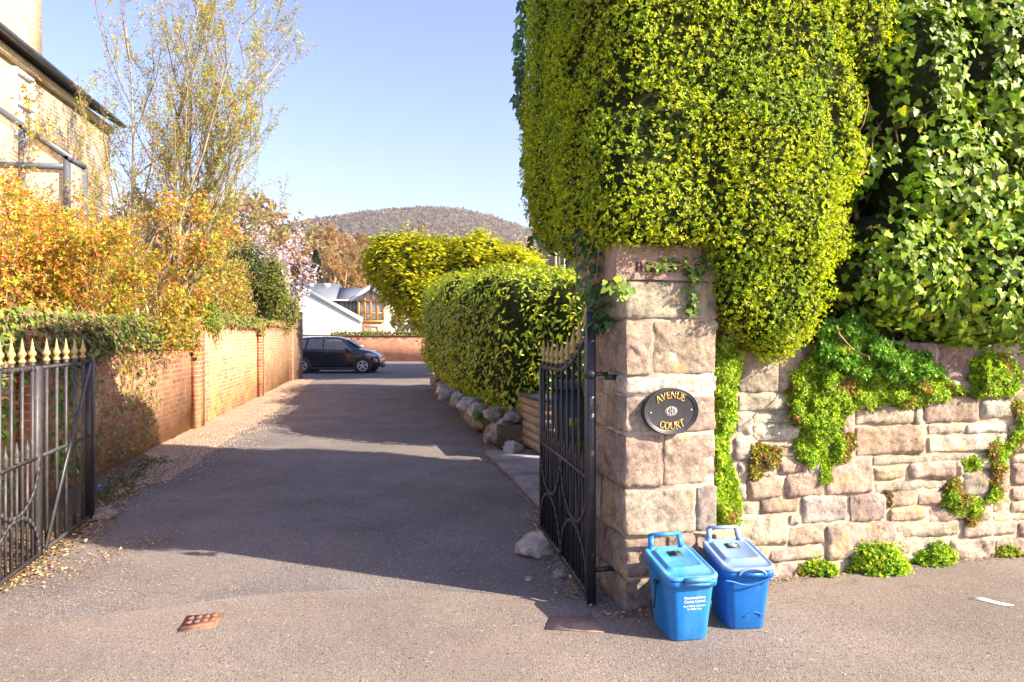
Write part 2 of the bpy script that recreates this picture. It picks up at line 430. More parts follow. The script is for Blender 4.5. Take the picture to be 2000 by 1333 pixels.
BR = [(.30, .17, .07), (.42, .27, .12), (.20, .10, .05), (.5, .38, .2)]
flecks("leaf_litter", [(0, 1150), (60, 1110), (140, 1055), (180, 1020), (230, 975), (290, 940), (330, 900)], 2600, .010, .036, BR, "brown dead leaves drifted under the left gate and brick wall", 11)
flecks("leaf_litter", [(120, 1140), (200, 1090), (260, 1070), (330, 1050)], 500, .006, .022, BR, "thin scatter of crushed brown leaves on the drive before the left gate", 12, spread=.10)
flecks("leaf_litter", [(960, 895), (1010, 945), (1050, 1000), (1060, 1060), (1110, 1130), (1170, 1180)], 900, .008, .035, BR, "dead leaves and grit along the kerb and foot of the right gate", 13, spread=.09)
flecks("leaf_litter", [(860, 800), (900, 840), (950, 880)], 350, .01, .04, BR, "dead leaves at the foot of the boulder edging", 14, spread=.12)
flecks("leaf_litter", [(1180, 1205), (1280, 1200), (1400, 1190), (1500, 1138), (1600, 1125), (1750, 1108), (1900, 1095), (2060, 1080)], 800, .006, .03, BR + [(.55, .46, .3)], "dry leaf crumbs and stalks gathered along the foot of the stone wall", 15, spread=.035)
GC = [(.44, .36, .29), (.34, .26, .20), (.48, .42, .36), (.28, .2, .15)]
flecks("gravel", [(290, 940), (390, 880), (470, 835), (540, 795), (605, 750)], 8000, .008, .024, GC, "pale brown pebbles spilled beside the brick wall", 16, .5, .28, True)
flecks("gravel", [(0, 1200), (120, 1170), (260, 1130), (420, 1120), (600, 1130), (850, 1140)], 2000, .003, .009, GC + [(.16, .13, .12)], "small grit lying loose on the drive entrance", 17, .5, .3, True)
flecks("gravel", [(200, 1300), (800, 1260), (1300, 1290), (1900, 1200)], 700, .004, .011, GC + [(.16, .13, .12)], "tiny loose chippings on the pavement", 18, .5, .5, True)

# ================================================================ STONEWORK
M_stone, t, p = newmat("sandstone"); v = objvec(t)
a = t.nodes.new("ShaderNodeAttribute"); a.attribute_name = "Col"
k = mixc(t, 1.0, a.outputs["Color"], ramp(t, noise_node(t, 9, 6, .65, v).outputs[0], [(.28, .50), (.5, .95), (.7, 1.32)]), 'MULTIPLY')
k = mixc(t, 1.0, k, ramp(t, noise_node(t, 38, 6, .7, v).outputs[0], [(.32, .60), (.5, 1.), (.72, 1.3)]), 'MULTIPLY')
k = mixc(t, ramp(t, noise_node(t, 5.5, 5, .7, v).outputs[0], [(.56, 0.), (.68, .7)]), k, (.60, .43, .19))
k = mixc(t, ramp(t, noise_node(t, 13, 6, .75, v).outputs[0], [(.60, 0.), (.70, .7)]), k, (.56, .49, .42))
k = mixc(t, ramp(t, noise_node(t, 21, 5, .7, v).outputs[0], [(.62, 0.), (.74, .7)]), k, (.16, .10, .08))
t.links.new(k, p.inputs["Base Color"]); p.inputs["Roughness"].default_value = .92; p.inputs["Specular IOR Level"].default_value = .15
bump(t, p, noise_node(t, 55, 9, .8, v).outputs[0], 1., .02)
M_mortar = plain("mortar", (.46, .38, .28), .95, 0, 14, .25, .6, .1, .01)
M_capstone = plain("red_sandstone", (.33, .225, .18), .9, 0, 9, .35, .9, .15, .012)
M_letter_shade = plain("carved_letter_shade", (.07, .04, .035), .95, 0, 10, .1, 0, .1)  # shade of the carved letters, put into a dark colour
TONE = dict(p=(.46, .355, .275), c=(.52, .43, .32), w=(.56, .48, .39), g=(.43, .35, .30), o=(.49, .37, .25), d=(.38, .285, .23))

def stone(mb, fr, lo, hi, rng, col, res=.012, rad=.007, chunk=.03, back=False, faces=None, rough=1.):
    lo, hi = A(lo, dtype=float), A(hi, dtype=float); sz = hi - lo; rad = min(rad, sz.min() * .45)
    cen = (lo + hi) / 2; ext = sz / 2
    pl = [(unit(rng.normal(size=3)) * rng.uniform(.25, .9), rng.uniform(.35, .85)) for _ in range(5)]; sd = int(rng.integers(1e6))
    tops = [(1, 1), (0, -1), (0, 1), (2, 1), (2, -1)] + ([(1, -1)] if back else [])
    if faces: tops = faces
    for ax, sg in tops:
        u, w = [i for i in (0, 1, 2) if i != ax]
        nu, nw = max(2, int(sz[u] / res)), max(2, int(sz[w] / res))
        gu, gw = np.meshgrid(np.linspace(lo[u], hi[u], nu + 1), np.linspace(lo[w], hi[w], nw + 1), indexing='ij')
        P = np.zeros((nu + 1, nw + 1, 3)); P[..., u] = gu; P[..., w] = gw; P[..., ax] = hi[ax] if sg > 0 else lo[ax]
        P = P.reshape(-1, 3)
        c = np.clip(P, lo + rad, hi - rad); nn = unit(P - c); Q = c + rad * nn
        dist = np.sort(np.concatenate([P - lo, hi - P], 1), 1)[:, 1]
        e = np.clip(dist / .016, 0, 1); e = e * e * (3 - 2 * e)
        q = (P - cen) / ext.max()
        f = np.min([o - q @ m_ for m_, o in pl], axis=0); f = np.clip(f, 0, 1)
        rg = 1 - 2 * np.abs(vnoise(P + sd % 89, 11, sd + 5)); st = np.round(f * 3.2 + .5 * vnoise(P, 9, sd + 8)) / 3.2
        f = .55 * f + .45 * np.clip(st, 0, 1)
        Q = Q + nn * (chunk * f * (.35 + .65 * e))[:, None] + nn * (rough * (.0055 * fbm(P + sd % 97, 18, 4, sd) + .004 * rg) * (.4 + .6 * e))[:, None] + nn * (rough * .0035 * vnoise(P, 70, sd))[:, None]
        wob = np.stack([vnoise(P, 7, sd + 1), vnoise(P, 7, sd + 2), vnoise(P, 7, sd + 3)], 1) * .006 * rough; Q = Q + wob
        I = np.arange((nu + 1) * (nw + 1)).reshape(nu + 1, nw + 1)
        F = np.stack([I[:-1, :-1], I[1:, :-1], I[1:, 1:], I[:-1, 1:]], -1).reshape(-1, 4)
        if (sg > 0) != (ax in (0, 2)): F = F[:, ::-1]
        F = F if ax != 1 else F
        mb.add(fr.P(Q), F, col)
def jitc(rng, c, j=.08): return np.clip(A(c) * (1 + rng.normal(0, j)) * (1 + rng.normal(0, j * .4, 3)), .02, .9)

FP = Frame((.65, 3.85), (.972, .2352))                 # pillar front / stone wall frame
WD = -.29                                              # plane of the wall's face
rng = np.random.default_rng(21)
wall_px = [(1442,676,1520,766,'d'),(1521,672,1590,766,'p'),(1441,770,1540,802,'c'),(1542,768,1640,800,'c'),(1440,807,1468,850,'w'),(1471,807,1560,826,'w'),
(1471,829,1560,860,'w'),(1434,853,1480,897,'w'),(1483,862,1575,872,'c'),(1483,875,1560,894,'p'),(1440,901,1515,932,'w'),(1519,897,1576,924,'p'),(1460,936,1528,972,'p'),
(1440,936,1457,975,'w'),(1533,930,1608,970,'p'),(1579,888,1612,926,'g'),(1615,893,1702,964,'p'),(1440,980,1476,1003,'w'),(1487,975,1560,1002,'d'),(1567,969,1653,1020,'g'),(1660,968,1728,1018,'g'),
(1440,1007,1537,1064,'c'),(1542,1005,1563,1024,'w'),(1541,1027,1609,1063,'o'),(1614,1023,1748,1088,'p'),(1440,1068,1500,1092,'c'),(1503,1069,1606,1092,'c'),(1500,1096,1605,1136,'p'),(1430,1096,1497,1150,'p'),(1609,1092,1690,1118,'c'),(1693,1092,1748,1112,'p'),
(1592,672,1700,728,'d'),(1592,732,1700,768,'p'),(1643,772,1720,794,'c'),(1562,772,1640,828,'w'),(1643,797,1668,850,'c'),(1562,834,1668,884,'p'),(1703,740,1800,790,'p'),
(1703,668,1828,737,'d'),(1832,672,1924,740,'d'),(1927,694,1998,762,'p'),(2002,690,2080,760,'p'),(1803,744,1900,771,'p'),(1903,744,1960,778,'g'),(1963,766,2060,790,'p'),
(1672,797,1784,827,'p'),(1787,794,1801,828,'w'),(1805,775,1912,825,'p'),(1915,783,1975,815,'w'),(1978,794,2070,824,'c'),
(1672,832,1801,886,'o'),(1812,830,1884,846,'w'),(1887,828,1966,845,'w'),(1812,850,1966,881,'w'),(1970,828,2070,850,'p'),(1970,853,2070,884,'p'),
(1706,890,1813,906,'c'),(1818,887,1896,901,'p'),(1899,884,1936,915,'w'),(1706,911,1771,936,'o'),(1776,905,1862,932,'p'),(1866,905,1878,960,'w'),(1708,940,1850,957,'c'),(1881,919,1936,968,'g'),
(1939,888,1972,962,'p'),(1976,888,2070,902,'c'),(1976,905,2070,945,'p'),(1732,960,1786,988,'o'),(1791,960,1876,983,'p'),(1939,966,1972,1000,'p'),(1976,950,2070,974,'p'),(1738,992,1808,1015,'o'),(1815,988,1900,1019,'p'),(1904,972,1936,1018,'p'),(1940,1003,2070,1016,'c'),(1975,978,2070,1000,'c'),
(1752,1023,1871,1048,'c'),(1880,1021,1986,1045,'p'),(1990,1020,2070,1044,'p'),(1752,1052,1852,1092,'p'),(1857,1051,1940,1096,'p'),(1944,1050,2070,1088,'p'),(1693,1114,1850,1124,'p')]
mb = MB()
for x0, y0, x1, y1, tn in wall_px:
    s0, ha = FP.hit(x0 + 1.2, y1 - 1.2, WD); s1, hb = FP.hit(x1 - 1.2, y0 + 1.2, WD); _, h0 = FP.hit(x1, y1 - 1.2, WD); _, h1 = FP.hit(x0, y0 + 1.2, WD)
    lo_h = (ha + h0) / 2; hi_h = (hb + h1) / 2
    stone(mb, FP, (s0, WD - .06, lo_h), (s1, WD + rng.uniform(.0, .012), hi_h), rng, jitc(rng, TONE[tn]), chunk=min(.038, .4 * (hi_h - lo_h)))
sE = FP.hit(2078, 900, WD)[0]; h = .0                  # the rest of the wall, out of the picture
while h < 1.5:
    hh = rng.uniform(.08, .2); s = sE + rng.uniform(0, .1)
    while s < 6.5:
        L = rng.uniform(.15, .45); stone(mb, FP, (s, WD - .06, h + .006), (s + L - .012, WD, min(1.5, h + hh) - .006), rng, jitc(rng, TONE[rng.choice(list('ppgcw'))]), res=.04); s += L
    h += hh
wall = thing("stone_wall", "low wall of coursed pink and cream sandstone blocks right of the gate pillar", "wall", FP.P(A([1., WD, 0])))
mb.build("stonework", M_stone, wall, smooth=False, col=True)
def mortar_plane(name, fr, s0, s1, h0, h1, d, parent, thick=.4, res=.03):
    nu, nw = int((s1 - s0) / res), int((h1 - h0) / res)
    gs, gh = np.meshgrid(np.linspace(s0, s1, nu + 1), np.linspace(h0, h1, nw + 1), indexing='ij')
    P = np.stack([gs, np.full_like(gs, d), gh], -1).reshape(-1, 3); P[:, 1] += .008 * fbm(P, 20, 3, 4)
    I = np.arange((nu + 1) * (nw + 1)).reshape(nu + 1, nw + 1); F = np.stack([I[:-1, :-1], I[1:, :-1], I[1:, 1:], I[:-1, 1:]], -1).reshape(-1, 4)
    m = MB(); m.add(fr.P(P), F); m.box((s0, d - thick, h0), (s1, d - .012, h1 - .004), fr)
    return m.build(name, M_mortar, parent, smooth=False)
mortar_plane("mortar", FP, .56, 6.5, -.02, 1.50, WD - .004, wall)

pillar = thing("gate_pillar", "square pillar of rock-faced sandstone carrying the oval sign", "pillar", FP.P(A([.27, -.27, 0])))
mb = MB()
def PH(y, x=1310): return FP.hit(x, y, 0)[1]
def PS(x, y=800): return FP.hit(x, y, 0)[0]
rows = [(550, 623, [(1222, 1379, 'c', .30), (1382, 1399, 'p', .2)]), (627, 731, [(1215, 1271, 'p', .55), (1277, 1399, 'p', .3)]),
        (735, 769, [(1222, 1402, 'w', .32)]), (774, 844, [(1219, 1300, 'p', .28), (1304, 1397, 'p', .3)]), (849, 948, [(1219, 1292, 'p', .42), (1297, 1397, 'p', .3)]),
        (952, 1043, [(1219, 1358, 'c', .36), (1362, 1399, 'g', .3)]), (1048, 1122, [(1219, 1300, 'd', .30), (1304, 1399, 'd', .3)]), (1126, 1202, [(1222, 1400, 'd', .40)])]
for y0, y1, st in rows:
    h1, h0 = PH(y0), max(-.02, PH(y1)); 
    for i, (x0, x1, tn, dep) in enumerate(st):
        s0, s1 = PS(x0), PS(x1)
        if i == 0: s0 = max(s0, -.01)
        stone(mb, FP, (s0, -dep, h0 + .004), (s1, rng.uniform(-.004, .008), h1 - .004), rng, jitc(rng, TONE[tn], .06), res=.012, rad=.010, chunk=.040 if tn != 'w' else .02, back=True)
        if i == 0 and dep < .5:
            stone(mb, FP, (s0 + rng.uniform(-.005, .01), -.55, h0 + .004), (s0 + .22, -dep - .012, h1 - .004), rng, jitc(rng, TONE['p' if tn != 'd' else 'd'], .06), res=.02, back=True)
    stone(mb, FP, (.3, -.56, h0 + .004), (.56, -.31, h1 - .004), rng, jitc(rng, TONE['p']), res=.04, back=True)
mb.build("stonework", M_stone, pillar, smooth=False, col=True)
mb = MB(); mb.box((.006, -.545, -.02), (.545, -.006, PH(548)), FP); mb.build("mortar", M_mortar, pillar)
cs0, cs1 = FP.hit(1203, 515, .02)[0], FP.hit(1418, 515, .02)[0]; ch0, ch1 = FP.hit(1310, 548, .02)[1], FP.hit(1310, 478, .02)[1]
mb = MB(); stone(mb, FP, (cs0, -.58, ch0), (cs1, .022, ch1), rng, (1, 1, 1), res=.02, rad=.006, chunk=.0, back=True, rough=.45)
cap = mb.build("capstone", M_capstone, pillar, smooth=True)

# ---------------------------------------------------------------- serif lettering from strokes
def ring(cx, cy, rx, ry, a0, a1, tk, tn, n=14):        # elliptical stroke thick at the sides, thin at top and bottom
    out = []; an = np.radians(np.linspace(a0, a1, n + 1))
    for i in range(n):
        q = []
        for a_, in_ in ((an[i], 0), (an[i + 1], 0), (an[i + 1], 1), (an[i], 1)):
            w_ = tn + (tk - tn) * abs(math.cos(a_)) ** 1.5
            q.append((cx + (rx - in_ * w_) * math.cos(a_), cy + (ry - in_ * min(w_, tn * 1.3)) * math.sin(a_)))
        out.append(q)
    return out
def R4(x0, y0, x1, y1): return [(x0, y0), (x1, y0), (x1, y1), (x0, y1)]
def DG(x0, y0, x1, y1, w): return [(x0 - w / 2, y0), (x0 + w / 2, y0), (x1 + w / 2, y1), (x1 - w / 2, y1)]
TK, TN, SE = .165, .08, .05
def sf(x, y, w=.3): return R4(x - w / 2, y, x + w / 2, y + SE)
GLY = {
 'A': (.86, [DG(.1, 0, .43, 1, TN), DG(.74, 0, .43, 1, TK), R4(.24, .3, .62, .3 + TN), sf(.1, 0, .26), sf(.74, 0, .3)]),
 'V': (.84, [DG(.43, 0, .1, 1, TK), DG(.43, 0, .76, 1, TN), sf(.1, 1 - SE, .3), sf(.76, 1 - SE, .26)]),
 'E': (.66, [R4(.1, 0, .1 + TK, 1), R4(.02, 0, .6, TN), R4(.02, 1 - TN, .57, 1), R4(.2, .46, .48, .46 + TN), R4(.54, 0, .6, .26), R4(.51, .76, .57, 1), R4(.44, .38, .49, .62)]),
 'N': (.92, [R4(.12, 0, .12 + TN, 1), R4(.72, 0, .72 + TN, 1), DG(.73, 0, .17, 1, TK), sf(.16, 0, .26), sf(.765, 1 - SE, .26), sf(.1, 1 - SE, .2)]),
 'U': (.86, [R4(.1, .3, .1 + TK, 1), R4(.7, .3, .7 + TN, 1)] + ring(.445, .33, .345, .33, 180, 360, TK * .75, TN) + [sf(.19, 1 - SE, .32), sf(.74, 1 - SE, .26)]),
 'C': (.80, ring(.46, .5, .40, .5, 48, 312, TK, TN, 20) + [R4(.68, .68, .73, .95), R4(.68, .05, .73, .3)]),
 'O': (.90, ring(.45, .5, .40, .5, 0, 360, TK, TN, 26)),
 'R': (.82, [R4(.1, 0, .1 + TK, 1), R4(.15, 1 - TN, .4, 1), R4(.15, .46, .4, .46 + TN)] + ring(.40, .73, .26, .27, -90, 90, TK, TN, 10) + [DG(.72, 0, .38, .5, TK), sf(.19, 0, .34), sf(.76, 0, .2), sf(.1, 1 - SE, .2)]),
 'T': (.74, [R4(.28, 0, .28 + TK, 1), R4(.02, 1 - TN, .72, 1), R4(.02, .76, .07, 1), R4(.67, .76, .72, 1), sf(.375, 0, .34)]),
 'H': (.90, [R4(.1, 0, .1 + TK, 1), R4(.62, 0, .62 + TK, 1), R4(.2, .46, .7, .46 + TN), sf(.19, 0, .3), sf(.71, 0, .3), sf(.19, 1 - SE, .3), sf(.71, 1 - SE, .3)]),
 'I': (.38, [R4(.1, 0, .1 + TK, 1), sf(.19, 0, .32), sf(.19, 1 - SE, .32)]),
 'L': (.66, [R4(.1, 0, .1 + TK, 1), R4(.02, 0, .6, TN), R4(.55, 0, .6, .26), sf(.19, 1 - SE, .32)]),
 'B': (.74, [R4(.1, 0, .1 + TK, 1), R4(.02, 0, .38, TN), R4(.02, 1 - TN, .36, 1), R4(.2, .48, .4, .48 + TN)] + ring(.36, .75, .24, .25, -90, 90, TK * .9, TN, 9) + ring(.38, .28, .30, .28, -90, 90, TK, TN, 9)),
 'K': (.84, [R4(.1, 0, .1 + TK, 1), DG(.25, .4, .7, 1, TN), DG(.74, 0, .36, .56, TK), sf(.19, 0, .3), sf(.76, 0, .26), sf(.19, 1 - SE, .3), sf(.7, 1 - SE, .24)]),
}
def lettering(mb, mp, text, size, th, place):
    """place(i, x) -> function (u, v) -> (s, h); letters extruded from depth d0 to d0+th by mp(s, d, h)"""
    x = 0
    tot = sum(GLY[c][0] for c in text) * size
    for i, c in enumerate(text):
        w, polys = GLY[c]; f = place(x + w * size / 2 - tot / 2)
        for j, q in enumerate(polys):
            pts = [f((u - w / 2) * size, v * size) for u, v in q]; e = .00012 * (j % 6)
            mb.prism([mp(s, 0, h) for s, h in pts][::-1], mp(0, th + e, 0) - mp(0, 0, 0))
        x += w * size
mb = MB(); sz = .052
tx0 = FP.hit(1238, 520, .022)[0]; tx1 = FP.hit(1389, 520, .022)[0]; hT = FP.hit(1310, 532, .022)[1]; tw = sum(GLY[c][0] for c in "HILLBROOK") * sz; kx = (tx1 - tx0) / tw
lettering(mb, lambda s, d, h: FP.P(A([s, d + .0255, h])), "HILLBROOK", sz, .0035, lambda x: (lambda u, v: ((tx0 + tx1) / 2 + x * kx + u, hT + v)))
mb.build("dark_lettering", M_letter_shade, cap)  # raised dark strokes stand in for the shade inside carved letters

# ---------------------------------------------------------------- oval sign
M_blk = plain("black_cast_metal", (.022, .022, .026), .42, 0, 30, .3, .12, .5, .001)
M_blkrim = plain("worn_black_rim", (.055, .055, .06), .35, .1, 30, .3, .1, .5, .001)
M_gold = plain("gold_paint", (.62, .42, .11), .4, .25, 40, .2, .05)
M_silver = plain("weathered_silver", (.42, .39, .37), .5, .2, 60, .3, .2)
M_screw = plain("brass_screw", (.6, .52, .42), .35, .5, 60, .1, 0)
sc, hc = FP.hit(1312, 804, .05); SR = math.radians(2.5)
def SG(s, d, h):
    return FP.P(A([sc + s * math.cos(SR) - h * math.sin(SR), .036 + d, hc + s * math.sin(SR) + h * math.cos(SR)]))
sign = thing("oval_sign", "oval black house sign reading AVENUE COURT fixed to the stone pillar", "sign", SG(0, 0, 0))
ra, rb = .170, .1335
def oval(k, d, dk=0, n=64): return [SG((ra * k + dk) * math.cos(2 * math.pi * i / n), d, (rb * k + dk) * math.sin(2 * math.pi * i / n)) for i in range(n)]
mb = MB(); mb.loft([oval(.97, -.03), oval(1, -.02), oval(1, .008), oval(1, .013, -.006), oval(1, .013, -.016), oval(1, .008, -.019), oval(1, .0062, -.03)]); mb.build("plate", M_blk, sign, smooth=False)
mb = MB()
for k_, d0, r in ((-.004, .0125, .0052), (-.016, .0105, .0028)):
    mb.tube(oval(1, d0, k_ - .002), r, 8, closed=True)
mb.build("rim", M_blkrim, sign, smooth=True)
mb = MB()
def arc_top(x):
    R_a, R_b = ra - .066, rb - .062; an = math.pi / 2 - x / .118
    cx, cy = R_a * 1.02 * math.cos(an), R_b * math.sin(an) * 1.02; tl = -(x / .118) * .62
    return lambda u, v: (cx + u * math.cos(tl) - v * math.sin(tl), cy + u * math.sin(tl) + v * math.cos(tl))
def arc_bot(x):
    R_a, R_b = ra - .034, rb - .030; an = -math.pi / 2 + x / .135
    cx, cy = R_a * math.cos(an), R_b * math.sin(an); tl = (x / .135) * .52
    return lambda u, v: (cx + u * math.cos(tl) - v * math.sin(tl), cy + u * math.sin(tl) + v * math.cos(tl))
lettering(mb, lambda s, d, h: SG(s, .006 + d, h), "AVENUE", .041, .004, arc_top)
lettering(mb, lambda s, d, h: SG(s, .006 + d, h), "COURT", .041, .004, arc_bot)
mb.build("lettering", M_gold, sign)
mb = MB()
for rr_, k_, sz_, dd in ((.022, 5, .017, .008), (.0105, 5, .010, .011)):
    for i in range(k_ * (2 if rr_ > .02 else 1)):
        an = 2 * math.pi * i / (k_ * (2 if rr_ > .02 else 1)); c_ = SG(rr_ * 1.25 * math.cos(an), dd, rr_ * .85 * math.sin(an))
        mb.lathe([(.0001, -.002), (sz_ * .45, 0), (sz_ * .4, .002), (.0001, .004)], c_, 8, FP.n)
mb.lathe([(.006, .008), (.006, .013), (.0001, .016)], SG(0, 0, 0), 10, FP.n)
mb.tube([SG(.037 * math.cos(a_), .007, .026 * math.sin(a_)) for a_ in np.linspace(0, 2 * math.pi, 28, endpoint=False)], .0016, 6, closed=True)
mb.build("rosette", M_silver, sign)
for sx in (-1, 1):
    mb = MB(); mb.lathe([(.005, .004), (.005, .0085), (.003, .010)], SG(sx * .126, 0, 0), 10, FP.n); mb.build("screw", M_screw, sign)

# ================================================================ GATES
M_iron, t, p = newmat("black_painted_iron"); v = objvec(t)
k = ramp(t, noise_node(t, 18, 5, .7, v).outputs[0], [(.3, (.012, .012, .016)), (.62, (.028, .028, .033)), (.74, (.075, .06, .055))])
t.links.new(k, p.inputs["Base Color"]); p.inputs["Roughness"].default_value = .38; bump(t, p, noise_node(t, 120, 3, .6, v).outputs[0], .25, .002)
M_ironw, t, p = newmat("weathered_iron"); v = objvec(t)
k = ramp(t, noise_node(t, 14, 6, .75, v).outputs[0], [(.3, (.03, .03, .033)), (.55, (.055, .052, .055)), (.72, (.15, .13, .12))])
t.links.new(k, p.inputs["Base Color"]); p.inputs["Roughness"].default_value = .5; bump(t, p, noise_node(t, 120, 3, .6, v).outputs[0], .3, .002)
M_fgold = plain("faded_gold_paint", (.44, .32, .12), .5, .1, 40, .25, .2)
def finial(mb, c, s=1.0):
    mb.lathe([(.012 * s, 0), (.024 * s, .012 * s), (.024 * s, .02 * s), (.013 * s, .035 * s), (.015 * s, .045 * s), (.027 * s, .062 * s), (.026 * s, .075 * s), (.016 * s, .09 * s), (.011 * s, .12 * s), (.002 * s, .175 * s)], c, 10)
def dfinial(mb, c):
    mb.lathe([(.008, 0), (.017, .01), (.009, .02), (.018, .032), (.009, .042), (.019, .056), (.012, .075), (.002, .14)], c, 8)
def gate_leaf(root, H, Fr, htop, mat, zb=.05, zm=.72, nb=9, stile_h=1.72, wfree=.045, side=1):
    H, Fr = A(H, dtype=float), A(Fr, dtype=float); Lg = np.linalg.norm(Fr - H); u = (Fr - H) / Lg; U = A([u[0], u[1], 0]); nrm = A([-u[1], u[0], 0])
    def at(t, z, o=0): return A([H[0], H[1], 0]) + U * t + nrm * o + A([0, 0, z])
    up = nrm
    mb = MB(); mb.bar(at(0, .01), at(0, stile_h - .03), .05, .05, up)
    mb.lathe([(.025, 0), (.022, .02), (.01, .032)], at(0, stile_h - .03), 10); mb.build("hinge_stile", mat, root)
    mb = MB(); mb.bar(at(Lg, zb - .02), at(Lg, htop(1.) + .012), wfree, .03, up); mb.build("free_stile", mat, root)
    for nm, z0 in (("bottom_rail", zb), ("middle_rail", zm)):
        mb = MB(); mb.bar(at(.026, z0), at(Lg - wfree / 2, z0), .034 if nm == "bottom_rail" else .024, .022, (0, 0, 1)); mb.build(nm, mat, root)
    mb = MB(); ts = np.linspace(.02, Lg - .01, 26)
    for a_, b_ in zip(ts, ts[1:]): mb.bar(at(a_, htop(a_ / Lg)), at(b_ + .003, htop(b_ / Lg)), .03, .016, up)
    mb.build("top_rail", mat, root)
    for i in range(nb):
        t_ = Lg * (i + .65) / (nb + .25); zt = htop(t_ / Lg)
        mb = MB(); mb.bar(at(t_, zb), at(t_, zt + .03), .017, .017, up); mb.lathe([(.013, 0), (.019, .012), (.016, .03)], at(t_, zt + .008), 8); b_o = mb.build("bar", mat, root)
        mb = MB(); finial(mb, at(t_, zt + .036), .95); mb.build("finial", M_fgold, b_o, smooth=True)
    for i in range(nb + 1):
        t_ = Lg * (i + .15) / (nb + .25)
        if .03 < t_ < Lg - .03:
            mb = MB(); mb.bar(at(t_, zb), at(t_, zm), .013, .013, up); dfinial(mb, at(t_, zm + .01)); mb.build("short_bar", mat, root)
    zc = (zb + zm) / 2
    for k_ in range(2):
        c_ = Lg * (k_ + .5) / 2; a_ = Lg / 4 - .014
        for sg, zz in ((-1, zm), (1, zb)):
            pts = [at(c_ + a_ * math.cos(q), zz + sg * (zc - zb - .008) * math.sin(q), .014 * side) for q in np.linspace(0, math.pi, 19)]
            mb = MB()
            for p_, q_ in zip(pts, pts[1:]): mb.bar(p_, q_ + (q_ - p_) * .08, .010, .026, np.cross(unit(q_ - p_), nrm))
            mb.build("scroll_arc", mat, root)
    return at, Lg
hr = lambda t_: 1.315 + (.30 * ((.62 - t_) / .62) ** 2 if t_ < .62 else .0)
g1 = thing("iron_gate", "black iron gate leaf standing open against the stone pillar, dull gold spikes", "gate", (.455, 3.95, 0), "pair of drive gates")
at1, L1 = gate_leaf(g1, (.455, 3.95), (.235, 5.40), hr, M_iron)
mb = MB(); mb.bar(at1(0, 1.335), at1(0, 1.335) + A([.10, .02, 0]), .022); mb.lathe([(.035, -.02), (.038, 0), (.035, .02)], at1(0, 1.335), 12); mb.bar(at1(0, 1.335) + A([.09, .02, -.02]), at1(0, 1.335) + A([.15, .035, -.02]), .045, .03)
mb.build("hinge", M_iron, g1); mb = MB(); mb.bar(at1(0, .2), at1(0, .2) + A([.16, .035, 0]), .022); mb.build("hinge", M_iron, g1)
g2 = thing("iron_gate", "weathered iron gate leaf at the left edge, bright gold spikes and a diagonal brace", "gate", (-2.89, 3.29, 0), "pair of drive gates")
hl = lambda t_: 1.335 + (.30 * ((.62 - t_) / .62) ** 2 if t_ < .62 else .0)
at2, L2 = gate_leaf(g2, (-2.89, 3.29), (-3.27, 4.71), hl, M_ironw, wfree=.085, side=-1)
e0 = L2 + .045; e1 = L2 + 1.02
for nm, z0, w_ in (("bottom_rail", .05, .03), ("middle_rail", .72, .024), ("top_rail", 1.335, .022)):
    mb = MB(); mb.bar(at2(e0, z0), at2(e1, z0), w_, .02); mb.build(nm, M_ironw, g2)
mb = MB(); mb.bar(at2(e1 + .04, .03), at2(e1 + .04, 1.35), .085, .05, A([.965, .26, 0])); mb.build("end_post", M_iron, g2)
mb = MB(); mb.bar(at2(e0 + .03, .06, -.02), at2(e1 - .02, 1.32, -.02), .045, .012, A([.965, .26, 0])); mb.build("diagonal_brace", M_blkrim, g2)
for i in range(5):
    t_ = e0 + .10 + i * .185
    mb = MB(); mb.bar(at2(t_, .05), at2(t_, 1.365), .018); mb.lathe([(.013, 0), (.019, .012), (.016, .03)], at2(t_, 1.343), 8); b_o = mb.build("bar", M_ironw, g2)
    mb = MB(); finial(mb, at2(t_, 1.37), .95); mb.build("finial", M_fgold, b_o, smooth=True)

# ================================================================ FOOD BINS
def plastic(name, base, fade, amt=.5, sc_=6):
    m, t, p = newmat(name); v = objvec(t)
    mp = t.nodes.new("ShaderNodeMapping"); mp.inputs["Scale"].default_value = (1, 1, .25); t.links.new(v, mp.inputs[0])
    k = mixc(t, ramp(t, noise_node(t, sc_, 6, .7, mp.outputs[0]).outputs[0], [(.42, 0.), (.72, amt)]), base, fade)
    k = mixc(t, ramp(t, noise_node(t, sc_ * 5, 5, .7, v).outputs[0], [(.56, 0.), (.74, .45)]), k, tuple(A(base) * .55))
    k = mixc(t, ramp(t, noise_node(t, sc_ * 2.2, 8, .8, mp.outputs[0]).outputs[0], [(.60, 0.), (.68, .5)]), k, (.30, .30, .28))
    t.links.new(k, p.inputs["Base Color"]); p.inputs["Roughness"].default_value = .42; p.inputs["Specular IOR Level"].default_value = .4
    bump(t, p, noise_node(t, 25, 4, .6, v).outputs[0], .12, .004); return m
M_bl1 = plastic("bright_blue_plastic", (.009, .165, .47), (.06, .29, .58), .75)
M_bl1l = plastic("bright_blue_lid", (.04, .23, .52), (.17, .38, .60), .75)
M_bl2 = plastic("deep_blue_plastic", (.008, .13, .45), (.02, .20, .52), .5)
M_bl2l = plastic("faded_lilac_blue_lid", (.17, .27, .50), (.27, .34, .50), .8)
M_wtext = plain("white_print", (.8, .8, .8), .6, 0, 20, .05, 0)
M_lock = plain("dark_lock_plate", (.03, .06, .05), .5, 0, 20, .2, 0)
M_wire = plain("black_plastic", (.012, .012, .012), .4, 0, 20, .2, 0)
